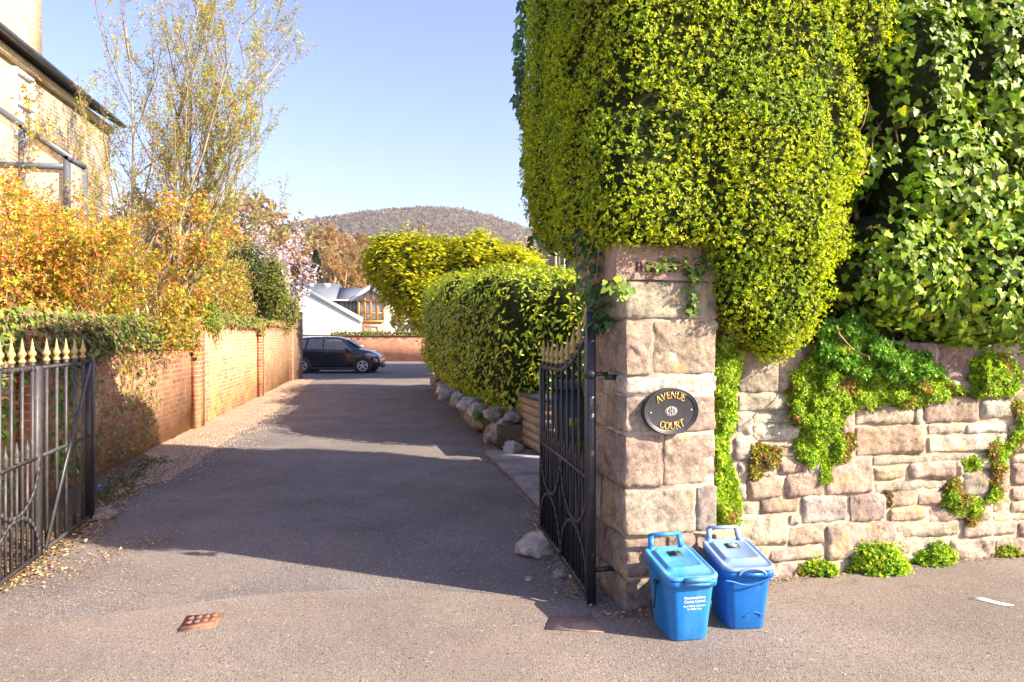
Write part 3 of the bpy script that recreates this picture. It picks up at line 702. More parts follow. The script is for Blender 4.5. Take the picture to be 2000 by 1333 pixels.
def rrect(w, d, r, z, n=6, y0=0., zf=None):
    out = []
    for cx, cy, a0 in ((w / 2 - r, d / 2 - r, 0), (-w / 2 + r, d / 2 - r, 90), (-w / 2 + r, -d / 2 + r, 180), (w / 2 - r, -d / 2 + r, 270)):
        for i in range(n + 1):
            a_ = math.radians(a0 + 90 * i / n); x, y = cx + r * math.cos(a_), cy + r * math.sin(a_) + y0
            out.append((x, y, z + (0 if zf is None else zf(x, y))))
    return out
def text_mesh(s, size):
    cu = bpy.data.curves.new("t", 'FONT'); cu.body = s; cu.size = size; cu.align_x = 'CENTER'; cu.offset = size * .012
    o = bpy.data.objects.new("t", cu); COL.objects.link(o); dg = bpy.context.evaluated_depsgraph_get()
    me = bpy.data.meshes.new_from_object(o.evaluated_get(dg)); V = A([v.co[:] for v in me.vertices]).reshape(-1, 3); F = [list(p.vertices) for p in me.polygons]
    bpy.data.objects.remove(o); return V, F
def food_bin(label, loc, yaw, mb_, ml, scoop, lines):
    root = thing("food_waste_bin", label, "bin", (loc[0], loc[1], .004), "blue food waste bins")
    c_, s_ = math.cos(yaw), math.sin(yaw); L0 = A([loc[0], loc[1], .004])
    def T(P): P = A(P, dtype=float).reshape(-1, 3) * A([.87, .90, .985]); return np.stack([P[:, 0] * c_ - P[:, 1] * s_, P[:, 0] * s_ + P[:, 1] * c_, P[:, 2]], 1) + L0
    def LR(m, rings): m.loft([T(r) for r in rings])
    sl = lambda x, y: (y + .19) * .13                      # lid and rim rise to the back
    m = MB()
    LR(m, [rrect(.225, .275, .045, 0), rrect(.235, .285, .05, .008), rrect(.262, .325, .05, .16), rrect(.285, .355, .05, .285, zf=lambda x, y: sl(x, y) * .8), rrect(.287, .357, .05, .29, zf=sl),
           rrect(.318, .392, .055, .292, zf=sl), rrect(.322, .396, .055, .322, zf=sl), rrect(.314, .388, .055, .326, zf=sl)])
    body = m.build("tub", mb_, root, smooth=False)
    m = MB()
    for q in (T([(-.07, -.203, .312), (.09, -.203, .312)]),): m.bar(q[0], q[1], .012, .018)
    m.build("front_lip", ml if not scoop else mb_, root)
    m = MB()
    LR(m, [rrect(.316, .390, .055, .3275, zf=sl), rrect(.328, .402, .06, .329, zf=sl), rrect(.328, .402, .06, .340, zf=sl), rrect(.312, .386, .055, .347, zf=sl), rrect(.292, .366, .05, .3475, zf=sl), rrect(.286, .360, .05, .3435, zf=sl),
           rrect(.242, .262, .03, .3437, y0=.02, zf=sl), rrect(.226, .246, .03, .3555, y0=.02, zf=sl), rrect(.214, .234, .028, .358, y0=.02, zf=sl), rrect(.196, .216, .026, .3585, y0=.02, zf=sl), rrect(.190, .210, .024, .3560, y0=.02, zf=sl)])
    lid = m.build("lid", ml, root, smooth=False)
    m = MB()
    if scoop:                                               # curved mouth cut in the lid's front edge
        pts = [(.082 * math.cos(a_), -.2015 - .006, .312 + .034 * math.sin(a_)) for a_ in np.linspace(0, math.pi, 17)]
        m.tube(T(pts), .006, 6)
        m.build("scooped_grip", ml, lid)
        m = MB(); pts = [(-.17 + .3 * k_ / 20, -.199, .285 - .028 * math.sin(math.pi * k_ / 20) ** 2) for k_ in range(21)]
        m.tube(T(pts), .005, 6)
        m.build("moulded_ridge", mb_, body)
        m = MB(); pts = [(-.03 + .12 * k_ / 12, -.157 - .0012 * k_ * 0, .075 + .022 * math.sin(math.pi * (k_ / 12) ** 1.3)) for k_ in range(13)]
        m.tube(T(pts), .003, 6)
        m.build("moulded_ridge", mb_, body)
    else:
        q = T([(-.065, -.207, .334), (.095, -.207, .334)]); m.bar(q[0], q[1], .018, .022); m.build("grip_tab", ml, lid)
    lz = .356 + sl(0, .05)
    m = MB(); q = T([(-.042, .035, lz), (.042, .035, lz), (.042, .095, lz + .0078), (-.042, .095, lz + .0078)]); m.prism(q, (0, 0, .0025)); pl_ = m.build("lock_plate", M_lock, lid)
    m = MB(); m.lathe([(.024, 0), (.024, .006), (.019, .009), (.012, .009), (.009, .005)], T([(-.002, .065, lz + .005)])[0], 16); m.bar(T([(-.014, .065, lz + .014)])[0], T([(.012, .065, lz + .014)])[0], .007); m.build("lock_dial", M_silver if scoop else M_wire, pl_)
    m = MB(); hb = .33 + sl(0, .2)                           # carrying handle folded up at the back
    for sx in (-1, 1):
        q = T([(sx * .105, .185, hb), (sx * .095, .215, hb + .075)]); m.bar(q[0], q[1], .03, .014); m.bar(q[0] + A([0, 0, -.01]), q[0] + A([0, 0, .02]), .036, .03)
        m.lathe([(.017, -.012), (.02, 0), (.017, .012)], T([(sx * .118, .188, hb)])[0], 10, T([(1, 0, 0)])[0] - T([(0, 0, 0)])[0])
    q = T([(-.102, .215, hb + .076), (.102, .215, hb + .076)]); m.tube([q[0], q[1]], .011, 8); m.build("handle", mb_ if not scoop else ml, root)
    m = MB(); q = T([(-.162, -.02, .27), (-.166, -.02, .30), (-.162, -.015, .27), (-.185, -.045, .15), (-.176, .035, .135), (-.16, .06, .15)])
    m.tube(q[[0, 3, 4, 5]], .005, 6); q = T([(-.15, -.02, .275), (-.175, -.02, .275)]); m.bar(q[0], q[1], .02)
    if not scoop: m.build("wire_latch", M_wire, root)
    if lines:
        m = MB()
        for txt, size, z, xo in lines:
            V, F = text_mesh(txt, size); k_ = (.3575 - .325) / 2 / (.285 - .16)
            zz = z + V[:, 1]; yy = -(.325 / 2 + (zz - .16) * k_) - .0012
            m.add(T(np.stack([V[:, 0] + xo, yy, zz], 1)), F)
        m.build("printed_text", M_wtext, body)
    return root
food_bin("bright blue food waste bin with white council print, nearest the pillar", (.885, 3.60), math.radians(11), M_bl1, M_bl1l, False,
         [("Monmouthshire", .0205, .226, .012), ("County Council", .0205, .206, .012), ("Food Waste Collection", .0145, .184, .012), ("No Plastic Bags", .0145, .168, .012)])
food_bin("plain deeper blue food waste bin with faded lilac lid and scooped front", (1.232, 3.735), math.radians(6), M_bl2, M_bl2l, True, None)

# ================================================================ COVERS, LOOSE STONES, LITTER
M_rust = plain("rusty_iron", (.26, .13, .085), .75, .2, 40, .35, .5)
M_rust2 = plain("dull_red_iron", (.24, .165, .14), .8, .1, 30, .3, .4)
def g4(pts, z): return [gp(x, y, z) for x, y in pts]
cov = g4([(350, 1236), (418, 1226), (434, 1202), (368, 1206)], .0)
ccv = sum(cov) / 4; cvr = thing("stopcock_cover", "small rusty iron stopcock cover with raised squares, set in the left of the pavement", "cover", ccv)
mb = MB(); mb.prism([ccv + (c - ccv) * 1.12 + A([0, 0, .001]) for c in cov], (0, 0, .005)); mb.build("frame", M_rust, cvr)
e_u, e_v = cov[1] - cov[0], cov[3] - cov[0]
mb = MB(); mb.prism([c + A([0, 0, .005]) for c in cov], (0, 0, .004))
for i in range(2):
    for j in range(4):
        o_ = cov[0] + e_u * (.06 + .235 * j) + e_v * (.40 + .28 * i) + A([0, 0, .009]); mb.prism([o_, o_ + e_u * .17, o_ + e_u * .17 + e_v * .18, o_ + e_v * .18], (0, 0, .005))
mb.prism([cov[0] + A([0, 0, .009]) + e_v * .04, cov[1] + A([0, 0, .009]) + e_v * .04, cov[1] + A([0, 0, .009]) + e_v * .28, cov[0] + A([0, 0, .009]) + e_v * .28], (0, 0, .008)); mb.build("lid", M_rust, cvr)
cov = g4([(1065, 1232), (1180, 1238), (1155, 1204), (1075, 1208)], .0); ccv = sum(cov) / 4
mb = MB(); mb.prism([c + A([0, 0, .0045]) for c in cov], (0, 0, .006)); o = mb.build("inspection_cover", M_rust2, loc=ccv); tag(o, "flat dull red inspection cover in the shade at the foot of the right gate", "cover")

M_rock = attrmat("grey_rock", .95, .5, 9, 1., .03)
def rock(mb, c, r, rng, col, n=14, flat=.75, sq=2.6):
    D, T = _ico_small; sd = int(rng.integers(1e6)); q = np.abs(D); rad = (q ** sq).sum(1) ** (-1 / sq)
    V = D * rad[:, None]; pl = [(unit(rng.normal(size=3)), rng.uniform(.55, .85)) for _ in range(9)]
    for m_, o in pl:
        e = V @ m_ - o; V = V - np.clip(e, 0, None)[:, None] * m_ * .85
    V = V * (1 + .16 * fbm(V, 2.4, 4, sd))[:, None] + .035 * vnoise(V, 8, sd)[:, None]
    a_ = rng.uniform(0, 6.28); V = np.stack([V[:, 0] * math.cos(a_) - V[:, 1] * math.sin(a_), V[:, 0] * math.sin(a_) + V[:, 1] * math.cos(a_), V[:, 2]], 1)
    mb.add(V * A(r) + A(c), T, col)
_ico_small = _ico(16)
def loose(name, x, y, r, col, label, cat="rock"):
    g = gp(x, y); mb = MB(); rock(mb, g + A([0, 0, r[2] * .55]), r, rng, col); o = mb.build(name, M_rock, loc=g, smooth=True, col=True); return tag(o, label, cat)
loose("boulder", 1045, 1083, (.135, .11, .10), (.52, .44, .40), "fist-shaped pale grey boulder propping the right gate open")
loose("stone", 1092, 1128, (.045, .035, .03), (.36, .31, .28), "small grey stone by the foot of the right gate, nearer the pillar than the boulder")
loose("stone", 1033, 1134, (.03, .026, .016), (.42, .32, .22), "small flat tan stone on the drive in front of the boulder")
loose("boulder", 196, 1014, (.11, .10, .06), (.27, .24, .21), "flat grey boulder beside the end post of the left gate")
M_wrap = plain("blue_foil", (.01, .30, .75), .25, .3, 30, .4, .6)
mb = MB(); g = gp(193, 955); r2 = np.random.default_rng(3)
for i in range(7):
    q = g + A([r2.uniform(-.09, .05), r2.uniform(-.04, .05), .02]); d1, d2 = rnd3(r2, 2) * .035; mb.add([q, q + d1, q + d1 + d2, q + d2], A([[0, 1, 2], [0, 2, 3]]))
o = mb.build("crisp_packet", M_wrap, loc=g); tag(o, "crumpled shiny blue wrapper lying by the left gate's end post", "litter")
M_wh = plain("pale_leaf", (.75, .72, .66), .6, 0, 20, .1, .1)
mb = MB(); g = gp(1935, 1176, .006); mb.prism([g + A(q) for q in [(-.10, .05, 0), (-.05, .075, .0), (.0, .06, 0), (.04, .0, 0), (.10, -.05, 0), (.04, -.055, 0), (.0, -.03, 0), (-.04, .015, 0), (-.07, .03, 0)]][::-1], (0, 0, .002))
o = mb.build("paint_splash", M_wh, loc=g); tag(o, "white splash on the pavement at the far right below the wall", "litter")

# ================================================================ LEFT BRICK WALL
def brickmat(name, ang, c1, c2, mortar, stain=None, stain2=None, w=.225, h=.075, ms=.008, stain_h=None, rough=.85):
    m, t, p = newmat(name); v = objvec(t); g = t.nodes.new("ShaderNodeNewGeometry").outputs["Position"]
    vr = t.nodes.new("ShaderNodeVectorRotate"); vr.rotation_type = 'Z_AXIS'; vr.inputs["Angle"].default_value = ang; t.links.new(g, vr.inputs["Vector"])
    sp = t.nodes.new("ShaderNodeSeparateXYZ"); t.links.new(vr.outputs[0], sp.inputs[0])
    ad = t.nodes.new("ShaderNodeMath"); t.links.new(sp.outputs[0], ad.inputs[0]); t.links.new(sp.outputs[1], ad.inputs[1])
    cb = t.nodes.new("ShaderNodeCombineXYZ"); t.links.new(ad.outputs[0], cb.inputs[0]); t.links.new(sp.outputs[2], cb.inputs[1])
    dn = noise_node(t, 6, 2, .5, g); dm = t.nodes.new("ShaderNodeVectorMath"); dm.operation = 'MULTIPLY_ADD'; dm.inputs[1].default_value = (.012, .012, 0); t.links.new(dn.outputs["Color"], dm.inputs[0]); t.links.new(cb.outputs[0], dm.inputs[2])
    b = t.nodes.new("ShaderNodeTexBrick"); t.links.new(dm.outputs[0], b.inputs["Vector"])
    b.inputs["Scale"].default_value = 1; b.inputs["Brick Width"].default_value = w; b.inputs["Row Height"].default_value = h; b.inputs["Mortar Size"].default_value = ms; b.inputs["Mortar Smooth"].default_value = .3
    b.inputs["Color1"].default_value = c4(c1); b.inputs["Color2"].default_value = c4(c2); b.inputs["Mortar"].default_value = c4(mortar); b.inputs["Bias"].default_value = 0
    k = mixc(t, 1., b.outputs["Color"], ramp(t, noise_node(t, 12, 5, .65, g).outputs[0], [(.3, .72), (.7, 1.28)]), 'MULTIPLY')
    if stain:
        f = ramp(t, noise_node(t, 1.6, 6, .7, g).outputs[0], [(.44, 0.), (.62, .85)])
        if stain_h:
            mr = t.nodes.new("ShaderNodeMapRange"); t.links.new(sp.outputs[2], mr.inputs[0]); mr.inputs[1].default_value = stain_h; mr.inputs[2].default_value = .15
            mm = t.nodes.new("ShaderNodeMath"); mm.operation = 'MULTIPLY'; t.links.new(f, mm.inputs[0]); t.links.new(mr.outputs[0], mm.inputs[1]); f = mm.outputs[0]
        k = mixc(t, f, k, stain)
    if stain2: k = mixc(t, ramp(t, noise_node(t, 3.5, 6, .75, g).outputs[0], [(.57, 0.), (.68, .8)]), k, stain2)
    t.links.new(k, p.inputs["Base Color"]); p.inputs["Roughness"].default_value = rough; p.inputs["Specular IOR Level"].default_value = .2
    iv = t.nodes.new("ShaderNodeMath"); iv.operation = 'SUBTRACT'; iv.inputs[0].default_value = 1; t.links.new(b.outputs["Fac"], iv.inputs[1])
    bn = t.nodes.new("ShaderNodeMath"); bn.operation = 'MULTIPLY_ADD'; t.links.new(noise_node(t, 60, 4, .7, g).outputs[0], bn.inputs[0]); bn.inputs[1].default_value = .5; t.links.new(iv.outputs[0], bn.inputs[2])
    bump(t, p, bn.outputs[0], .7, .008); return m
FL = Frame((-4.92, 9.24), (-.186, .983))
ANG = -math.atan2(.983, -.186)
M_red = brickmat("red_garden_brick", ANG, (.42, .155, .085), (.55, .26, .15), (.50, .38, .28), (.62, .42, .14), (.64, .50, .36), stain_h=1.7)
M_redp = brickmat("red_pier_brick", ANG, (.36, .10, .05), (.46, .15, .08), (.48, .34, .24), (.58, .42, .22), None, stain_h=.9)
bw = thing("brick_wall", "long red brick garden wall with yellow stains along the left of the drive", "wall", (-4.92, 9.24, 0))
mb = MB(); mb.box((-6.2, -.22, -.02), (2.25, 0, 1.60), FL); mb.box((2.25, -.22, -.02), (14.7, 0, 1.80), FL); mb.build("brickwork", M_red, bw)
for s0, s1, hh in ((2.1, 2.55, 1.62), (8.1, 8.5, 1.82), (14.3, 14.7, 1.84), (-3.4, -3.0, 1.6)):
    mb = MB(); mb.box((s0, .0, -.02), (s1, .10, hh), FL); mb.build("pier", M_redp, bw)
M_cop = brickmat("coping_brick", ANG, (.36, .20, .13), (.46, .28, .18), (.34, .28, .2), (.22, .2, .08), None, w=.075, h=.3)
mb = MB(); mb.box((-6.2, -.24, 1.60), (2.24, .02, 1.66), FL); mb.box((2.26, -.25, 1.80), (14.72, .03, 1.87), FL); mb.build("coping", M_cop, bw)

# ================================================================ PLANTER BOX, PAVING, EDGING, WHEELED BIN
FX = Frame((.05, 9.67), (.2485, -.9686), n=(-.9686, -.2485))
M_clad, t, p = newmat("weathered_timber_cladding"); g_ = t.nodes.new("ShaderNodeNewGeometry").outputs["Position"]
mp = t.nodes.new("ShaderNodeMapping"); mp.inputs["Scale"].default_value = (1.5, 1.5, 22); t.links.new(g_, mp.inputs[0])
k = ramp(t, noise_node(t, 2.2, 6, .7, mp.outputs[0]).outputs[0], [(.3, (.24, .16, .10)), (.5, (.40, .29, .19)), (.7, (.52, .38, .24))])
t.links.new(k, p.inputs["Base Color"]); p.inputs["Roughness"].default_value = .8; bump(t, p, noise_node(t, 9, 6, .7, mp.outputs[0]).outputs[0], .1, .002)
M_slate = plain("dark_slate_slab", (.07, .075, .09), .5, 0, 10, .2, .1)
box = thing("timber_store", "low timber clad store with a dark flat top beside the boulders", "storage box", FX.P(A([.6, -.3, 0])))
for i in range(6):
    z0 = .08 + i * .108
    mb = MB(); mb.box((0.02, -.62, z0 + .004), (1.30, 0 - .002 * (i % 2), z0 + .105), FX); mb.build("board", M_clad, box)
mb = MB(); mb.box((-.01, -.65, .735), (1.34, .03, .78), FX); mb.build("top_slab", M_slate, box)
M_flag = plain("grey_flagstone", (.20, .19, .20), .75, 0, 5, .3, .3)
mb = MB(); ks = [gp(948, 880, .07), gp(1000, 927, .07), gp(1062, 992, .07), gp(1095, 1036, .07)]
for a_, b_ in zip(ks, ks[1:]):
    n_ = max(1, int(np.linalg.norm(b_ - a_) / .62))
    for i in range(n_):
        p0, p1 = a_ + (b_ - a_) * (i / n_ + .008), a_ + (b_ - a_) * ((i + 1) / n_ - .008); o_ = A([.75, .15, 0])
        mb.prism([p0 - A([0, 0, .075]), p1 - A([0, 0, .075]), p1 + o_ - A([0, 0, .075]), p0 + o_ - A([0, 0, .075])], (0, 0, .075))
o = mb.build("paving", M_flag, loc=ks[0]); o["kind"] = "structure"
be = thing("boulder_edging", "row of rough limestone boulders holding up the laurel hedge bed", "rock edging", (-1.2, 13, 0))
pts = [(1000, 868), (978, 872), (957, 868), (938, 845), (926, 832), (914, 822), (903, 812), (893, 802), (884, 793), (875, 785), (867, 778), (860, 770), (853, 763), (848, 755)]
r3 = np.random.default_rng(8)
for i, (x, y) in enumerate(pts):
    g = gp(x, y); D = g[1]; hh = (.42 if i > 2 else (.22, .5, .34)[i])
    mb = MB(); rock(mb, g + A([.10, .12, hh * .48]), (r3.uniform(.20, .27), r3.uniform(.2, .3) * (1 + D / 40), hh * .58), r3, jitc(r3, (.36, .33, .29) if i % 3 else (.40, .32, .26), .12))
    mb.build("boulder", M_rock, be, smooth=True, col=True)
for x, y, r_, zz in ((1002, 832, .15, .42), (985, 822, .17, .45), (1000, 850, .13, .12), (962, 828, .15, .46), (932, 815, .17, .42), (916, 803, .18, .44), (896, 790, .18, .46), (880, 776, .2, .46), (866, 762, .2, .44)):
    D = gp(x + 20, y + 45)[1]; c_ = A([(x - 1000) / FPX * D, D + .05, zz]); mb = MB(); rock(mb, c_, (r_, r_ * 1.1, r_ * .72), r3, jitc(r3, (.38, .35, .32), .12)); mb.build("boulder", M_rock, be, smooth=True, col=True)
mb = MB(); P1 = [dr(9.3, .25), dr(19.6, .25), dr(20., 3.2), dr(9.3, 3.2)]
mb.prism([(q[0], q[1], -.01) for q in P1], (0, 0, .34)); o = mb.build("planting_bed", M_earth, loc=(0, 12, 0)); o["kind"] = "structure"
M_wb = plain("dark_green_plastic", (.018, .035, .03), .45, 0, 10, .3, .1)
wb = thing("wheeled_bin", "dark green wheeled bin standing behind the right gate", "bin", (.72, 7.3, 0)); wc = A([.72, 7.3, 0])
mb = MB(); mb.loft([[wc + A([x, y, z]) for x, y in ((-w_, -w_), (w_, -w_), (w_, w_), (-w_, w_))] for w_, z in ((.22, .06), (.28, .98))]); mb.build("tub", M_wb, wb)
mb = MB(); mb.loft([[wc + A([x, y, z]) for x, y in ((-w_, -w_), (w_, -w_), (w_, w_), (-w_, w_))] for w_, z in ((.30, .985), (.31, 1.02), (.26, 1.07))]); mb.build("lid", M_wb, wb)
mb = MB(); mb.box(wc + A([-.15, -.262, .62]), wc + A([-.02, -.252, .86])); mb.build("yellow_sticker", plain("yellow_sticker", (.7, .5, .05), .5, 0, 10, .1, 0), wb)
for sx in (-1, 1):
    mb = MB(); mb.lathe([(.03, -.03), (.1, -.025), (.1, .025), (.03, .03)], wc + A([sx * .26, .22, .1]), 14, (1, 0, 0)); mb.build("wheel", M_wire, wb)

# ================================================================ FAR BRICK WALL, HOUSES
M_far = brickmat("far_red_brick", 0, (.46, .16, .09), (.54, .23, .13), (.48, .34, .25), (.54, .34, .2))
fw = thing("brick_wall", "far straight red brick wall crossing behind the parked cars", "wall", (-6, 40.6, 0))
mb = MB(); mb.box((-22, 40.6, -.02), (12, 40.9, 1.50)); mb.build("brickwork", M_far, fw)
mb = MB(); mb.box((-22, 40.54, 1.50), (12, 40.96, 1.58)); mb.build("coping", M_cop, fw)

M_white = plain("white_render", (.82, .80, .76), .8, 0, 1.5, .04, .1)
M_wtrim = plain("white_painted_board", (.80, .80, .80), .5, 0, 6, .04, 0)
M_slatef = plain("blue_grey_slate", (.13, .135, .165), .6, 0, 4, .2, .3)
M_oak = plain("golden_oak_frame", (.45, .22, .05), .5, 0, 12, .2, 0)
M_pink = brickmat("pink_brick", 0, (.50, .24, .19), (.55, .30, .25), (.5, .38, .33))
def glass(name, c=(.55, .58, .60), rough=.08):
    m, t, p = newmat(name); p.inputs["Base Color"].default_value = c4(c); p.inputs["Roughness"].default_value = rough; p.inputs["Specular IOR Level"].default_value = .8; return m
M_pane = glass("pale_pane_glass", (.62, .60, .55), .12)  # pale glossy window panes in one even base colour
M_dglass = glass("dark_window_glass", (.05, .06, .07), .05)

# white gable (garage) nearest
D = 46.
def poly_at(pts, D, dy=0): return [px(x, y, D) + A([0, dy, 0]) for x, y in pts]
zg = lambda y, D: y
gy = HY + CAMH / D * FPX
gb = thing("gabled_garage", "white rendered gable end behind the far brick wall", "building", px(630, gy, D))
mb = MB(); mb.prism(poly_at([(546, gy), (706, gy), (706, 628), (600, 572), (546, 602)], D), (-2.6, 9, 0)); mb.build("wall", M_white, gb)
mb = MB()
a_, b_, c_ = px(538, 601, D), px(600, 567, D), px(709, 625, D)
for p_, q_ in ((a_, b_), (b_, c_)):
    n_ = unit(np.cross(q_ - p_, A([0, 1., 0]))); n_ = n_ if n_[2] > 0 else -n_
    mb.prism([p_ + A([0, -.04, 0]), q_ + A([0, -.04, 0]), q_ + A([0, -.04, 0]) + n_ * .14, p_ + A([0, -.04, 0]) + n_ * .14], (-2.75, 9.5, 0))
mb.build("roof", M_slatef, gb)
mb = MB()
for p_, q_ in ((a_, b_), (b_, c_)):
    mb.prism([p_ + A([0, -.10, -.18]), q_ + A([0, -.10, -.18]), q_ + A([0, -.10, .11]), p_ + A([0, -.10, .11])], (0, .055, 0))
mb.build("bargeboard", M_wtrim, gb)

D = 55.; gy = HY + CAMH / D * FPX
hs = thing("detached_house", "white house with slate roof and oak framed gable window behind the garage", "house", px(680, gy, D))
mb = MB(); mb.prism(poly_at([(560, gy), (772, gy), (772, 586), (560, 583)], D), (0, 8, 0)); mb.build("wall", M_white, hs)
mb = MB(); e0, e1 = px(556, 582, D) + A([0, -.5, 0]), px(700, 586, D) + A([0, -.5, 0]); r0, r1 = px(578, 553, 59), px(664, 554, 59); r2_, r3_ = px(664, 562, 58.5), px(720, 563, 58.5)
def slab(mb, q, th=.15): 
    q = A(q); n_ = unit(np.cross(q[1] - q[0], q[2] - q[1])); n_ = n_ if n_[2] > 0 else -n_; mb.prism(q, -n_ * th)
em = e0 + (e1 - e0) * .72
slab(mb, [e0, em, r1, r0]); slab(mb, [em, e1, r3_, r2_]); 
slab(mb, [r0, r1, r1 + A([0, 4.2, -2.]), r0 + A([0, 4.2, -2.])]); slab(mb, [r2_, r3_, r3_ + A([0, 4, -2.]), r2_ + A([0, 4, -2.])]); roof = mb.build("roof", M_slatef, hs)
for x_ in (607, 639):
    mb = MB(); c_ = px(x_, 558, 58.3); mb.box(c_ + A([-.25, -.25, -.12]), c_ + A([.25, .1, .14])); mb.build("roof_vent", M_wtrim, roof)
mb = MB(); mb.bar(px(560, 585, D) + A([0, -.55, 0]), px(700, 588, D) + A([0, -.55, 0]), .16, .12); mb.build("gutter", M_wtrim, hs)
D2 = 53.2
bx0, bx1 = 697, 752
mb = MB(); mb.prism(poly_at([(bx0, gy), (bx1, gy), (bx1, 630), (bx0, 630)], D2), (0, 2, 0)); mb.build("brick_base", M_pink, hs)
mb = MB(); mb.prism(poly_at([(bx0, 629.9), (bx1, 629.9), (bx1, 588), (762, 588), (724, 563), (690, 584), (bx0, 588)], D2, .12), (0, 2.2, 0)); mb.build("gable_wall", M_white, hs)
mb = MB()
for p_, q_ in (((686, 587), (724, 562)), ((724, 562), (768, 589))):
    P_0, Q_0 = px(*p_, D2), px(*q_, D2); mb.prism([P_0 + A([0, -.3, -.05]), Q_0 + A([0, -.3, -.05]), Q_0 + A([0, -.3, .18]), P_0 + A([0, -.3, .18])], (-1.2, 5, 0))
mb.build("gable_roof", M_slatef, hs)
mb = MB()
for p_, q_ in (((686, 587), (724, 562)), ((724, 562), (768, 589))):
    P_0, Q_0 = px(*p_, D2), px(*q_, D2); mb.prism([P_0 + A([0, -.36, -.16]), Q_0 + A([0, -.36, -.16]), Q_0 + A([0, -.36, .12]), P_0 + A([0, -.36, .12])], (0, .055, 0))
mb.build("bargeboard", M_wtrim, hs)
bwn = MB()
for x_ in (701, 713, 724, 737, 749): bwn.bar(px(x_, 629, D2) + A([0, -.02, 0]), px(x_, {701: 588, 713: 575, 724: 566, 737: 575, 749: 588}[x_], D2) + A([0, -.02, 0]), .13, .14, (1, 0, 0))
for y_ in (588, 612, 628): bwn.bar(px(700, y_, D2) + A([0, -.03, 0]), px(750, y_, D2) + A([0, -.03, 0]), .14 if y_ != 612 else .07, .14)
fo = bwn.build("window_frame", M_oak, hs)
mb = MB(); mb.prism(poly_at([(701, 628), (749, 628), (749, 588), (701, 588)], D2, .06), (0, .04, 0)); mb.build("pane", M_pane, fo)
for (x0, y0, x1, y1, Dw, k) in ((712, 638, 738, 651, D2 - .02, 2), (650, 590, 674, 615, D - .02, 1), (680, 590, 696, 615, D - .02, 1)):
    mb = MB()
    for q_ in ([(x0, y0), (x1, y0)], [(x0, y1), (x1, y1)], [(x0, y0), (x0, y1)], [(x1, y0), (x1, y1)], [((x0 + x1) / 2, y0), ((x0 + x1) / 2, y1)]):
        mb.bar(px(*q_[0], Dw), px(*q_[1], Dw), .1, .1, (0, 1, 0))
    f_ = mb.build("window_frame", M_oak, hs); mb = MB(); mb.prism(poly_at([(x0, y1), (x1, y1), (x1, y0), (x0, y0)], Dw, .01), (0, .03, 0)); mb.build("pane", M_pane, f_)
# little roof over the wall at the right of the house, and brick house behind the hedge
M_tile = plain("weathered_grey_tile", (.30, .24, .21), .85, 0, 3, .25, .3)
M_tim = plain("brown_timber", (.22, .13, .08), .8, 0, 6, .25, .2)
D = 47.; ls = thing("open_shelter", "small timber shelter with a grey pitched roof beyond the far wall", "shelter", px(802, HY + CAMH / D * FPX, D))
mb = MB(); mb.prism(poly_at([(783, 643), (822, 643), (838, 624), (806, 624)], D), (0, 4, .2)); mb.build("roof", M_tile, ls)
for x_ in (786, 796, 806, 818):
    mb = MB(); mb.bar(px(x_, HY + CAMH / D * FPX, D + .5), px(x_, 643, D + .5), .14); mb.build("post", M_tim, ls)
M_brn = brickmat("brown_house_brick", 0, (.30, .19, .13), (.38, .25, .18), (.36, .28, .22))
D = 26.; bh = thing("brick_house", "brown brick house corner with a white window behind the tall ivy", "house", px(1110, HY + CAMH / D * FPX, D))
mb = MB(); mb.prism(poly_at([(1077, HY + CAMH / D * FPX), (1330, HY + CAMH / D * FPX), (1330, 380), (1077, 380)], D), (0, 7, 0)); mb.build("wall", M_brn, bh)
mb = MB(); mb.box(px(1092, 528, D) + A([0, -.04, 0]), px(1104, 440, D) + A([0, -.001, 0])); f_ = mb.build("window_frame", M_wtrim, bh)
mb = MB(); mb.box(px(1094, 526, D) + A([0, -.07, 0]), px(1102, 442, D) + A([0, -.041, 0])); mb.build("pane", M_dglass, f_)
mb = MB(); 
for x_ in (1085,): mb.bar(px(x_, 540, D) + A([0, -.08, 0]), px(x_, 385, D) + A([0, -.08, 0]), .07)
mb.build("drainpipe", M_wtrim, bh)

# ================================================================ CREAM BRICK HOUSE (left)
HA = -math.atan2(.983, -.189)
M_cream = brickmat("cream_brick", HA, (.58, .47, .32), (.66, .55, .39), (.24, .19, .13), (.50, .36, .19), None, ms=.007)
FH = Frame((-8.25, 11.0), (-.189, .983))
M_gut = plain("dark_gutter", (.05, .05, .06), .4, 0, 10, .2, 0)
M_eave = plain("brown_roof_tile", (.16, .12, .10), .8, 0, 6, .3, .4)
ch = thing("cream_brick_house", "tall cream brick house with a chimney behind the orange shrubs at the left", "house", (-9, 12, 0))
hE = 6.32
mb = MB(); mb.box((-6, -7, -.02), (4.5, 0, hE), FH); mb.build("wall", M_cream, ch)
mb = MB()
def HP(s, d, h): return FH.P(A([s, d, h]))
sl_ = math.tan(math.radians(33))
mb.prism([HP(-6.2, .2, hE - .02), HP(-6.2, -3.5, hE + 3.5 * sl_), HP(-6.2, -3.5, hE + 3.5 * sl_ + .14), HP(-6.2, .22, hE + .10)], FH.w * 10.9)
mb.prism([HP(-6.2, -3.5, hE + 3.5 * sl_ - .02), HP(-6.2, -7.3, hE), HP(-6.2, -7.3, hE + .14), HP(-6.2, -3.5, hE + 3.5 * sl_ + .12)], FH.w * 10.9)
rf = mb.build("roof", M_eave, ch)
mb = MB(); mb.prism([HP(4.5, -7, hE - .01), HP(4.5, 0, hE - .01), HP(4.5, -3.5, hE + 3.5 * sl_ - .04)], -FH.w * .3); mb.build("gable", M_cream, ch)
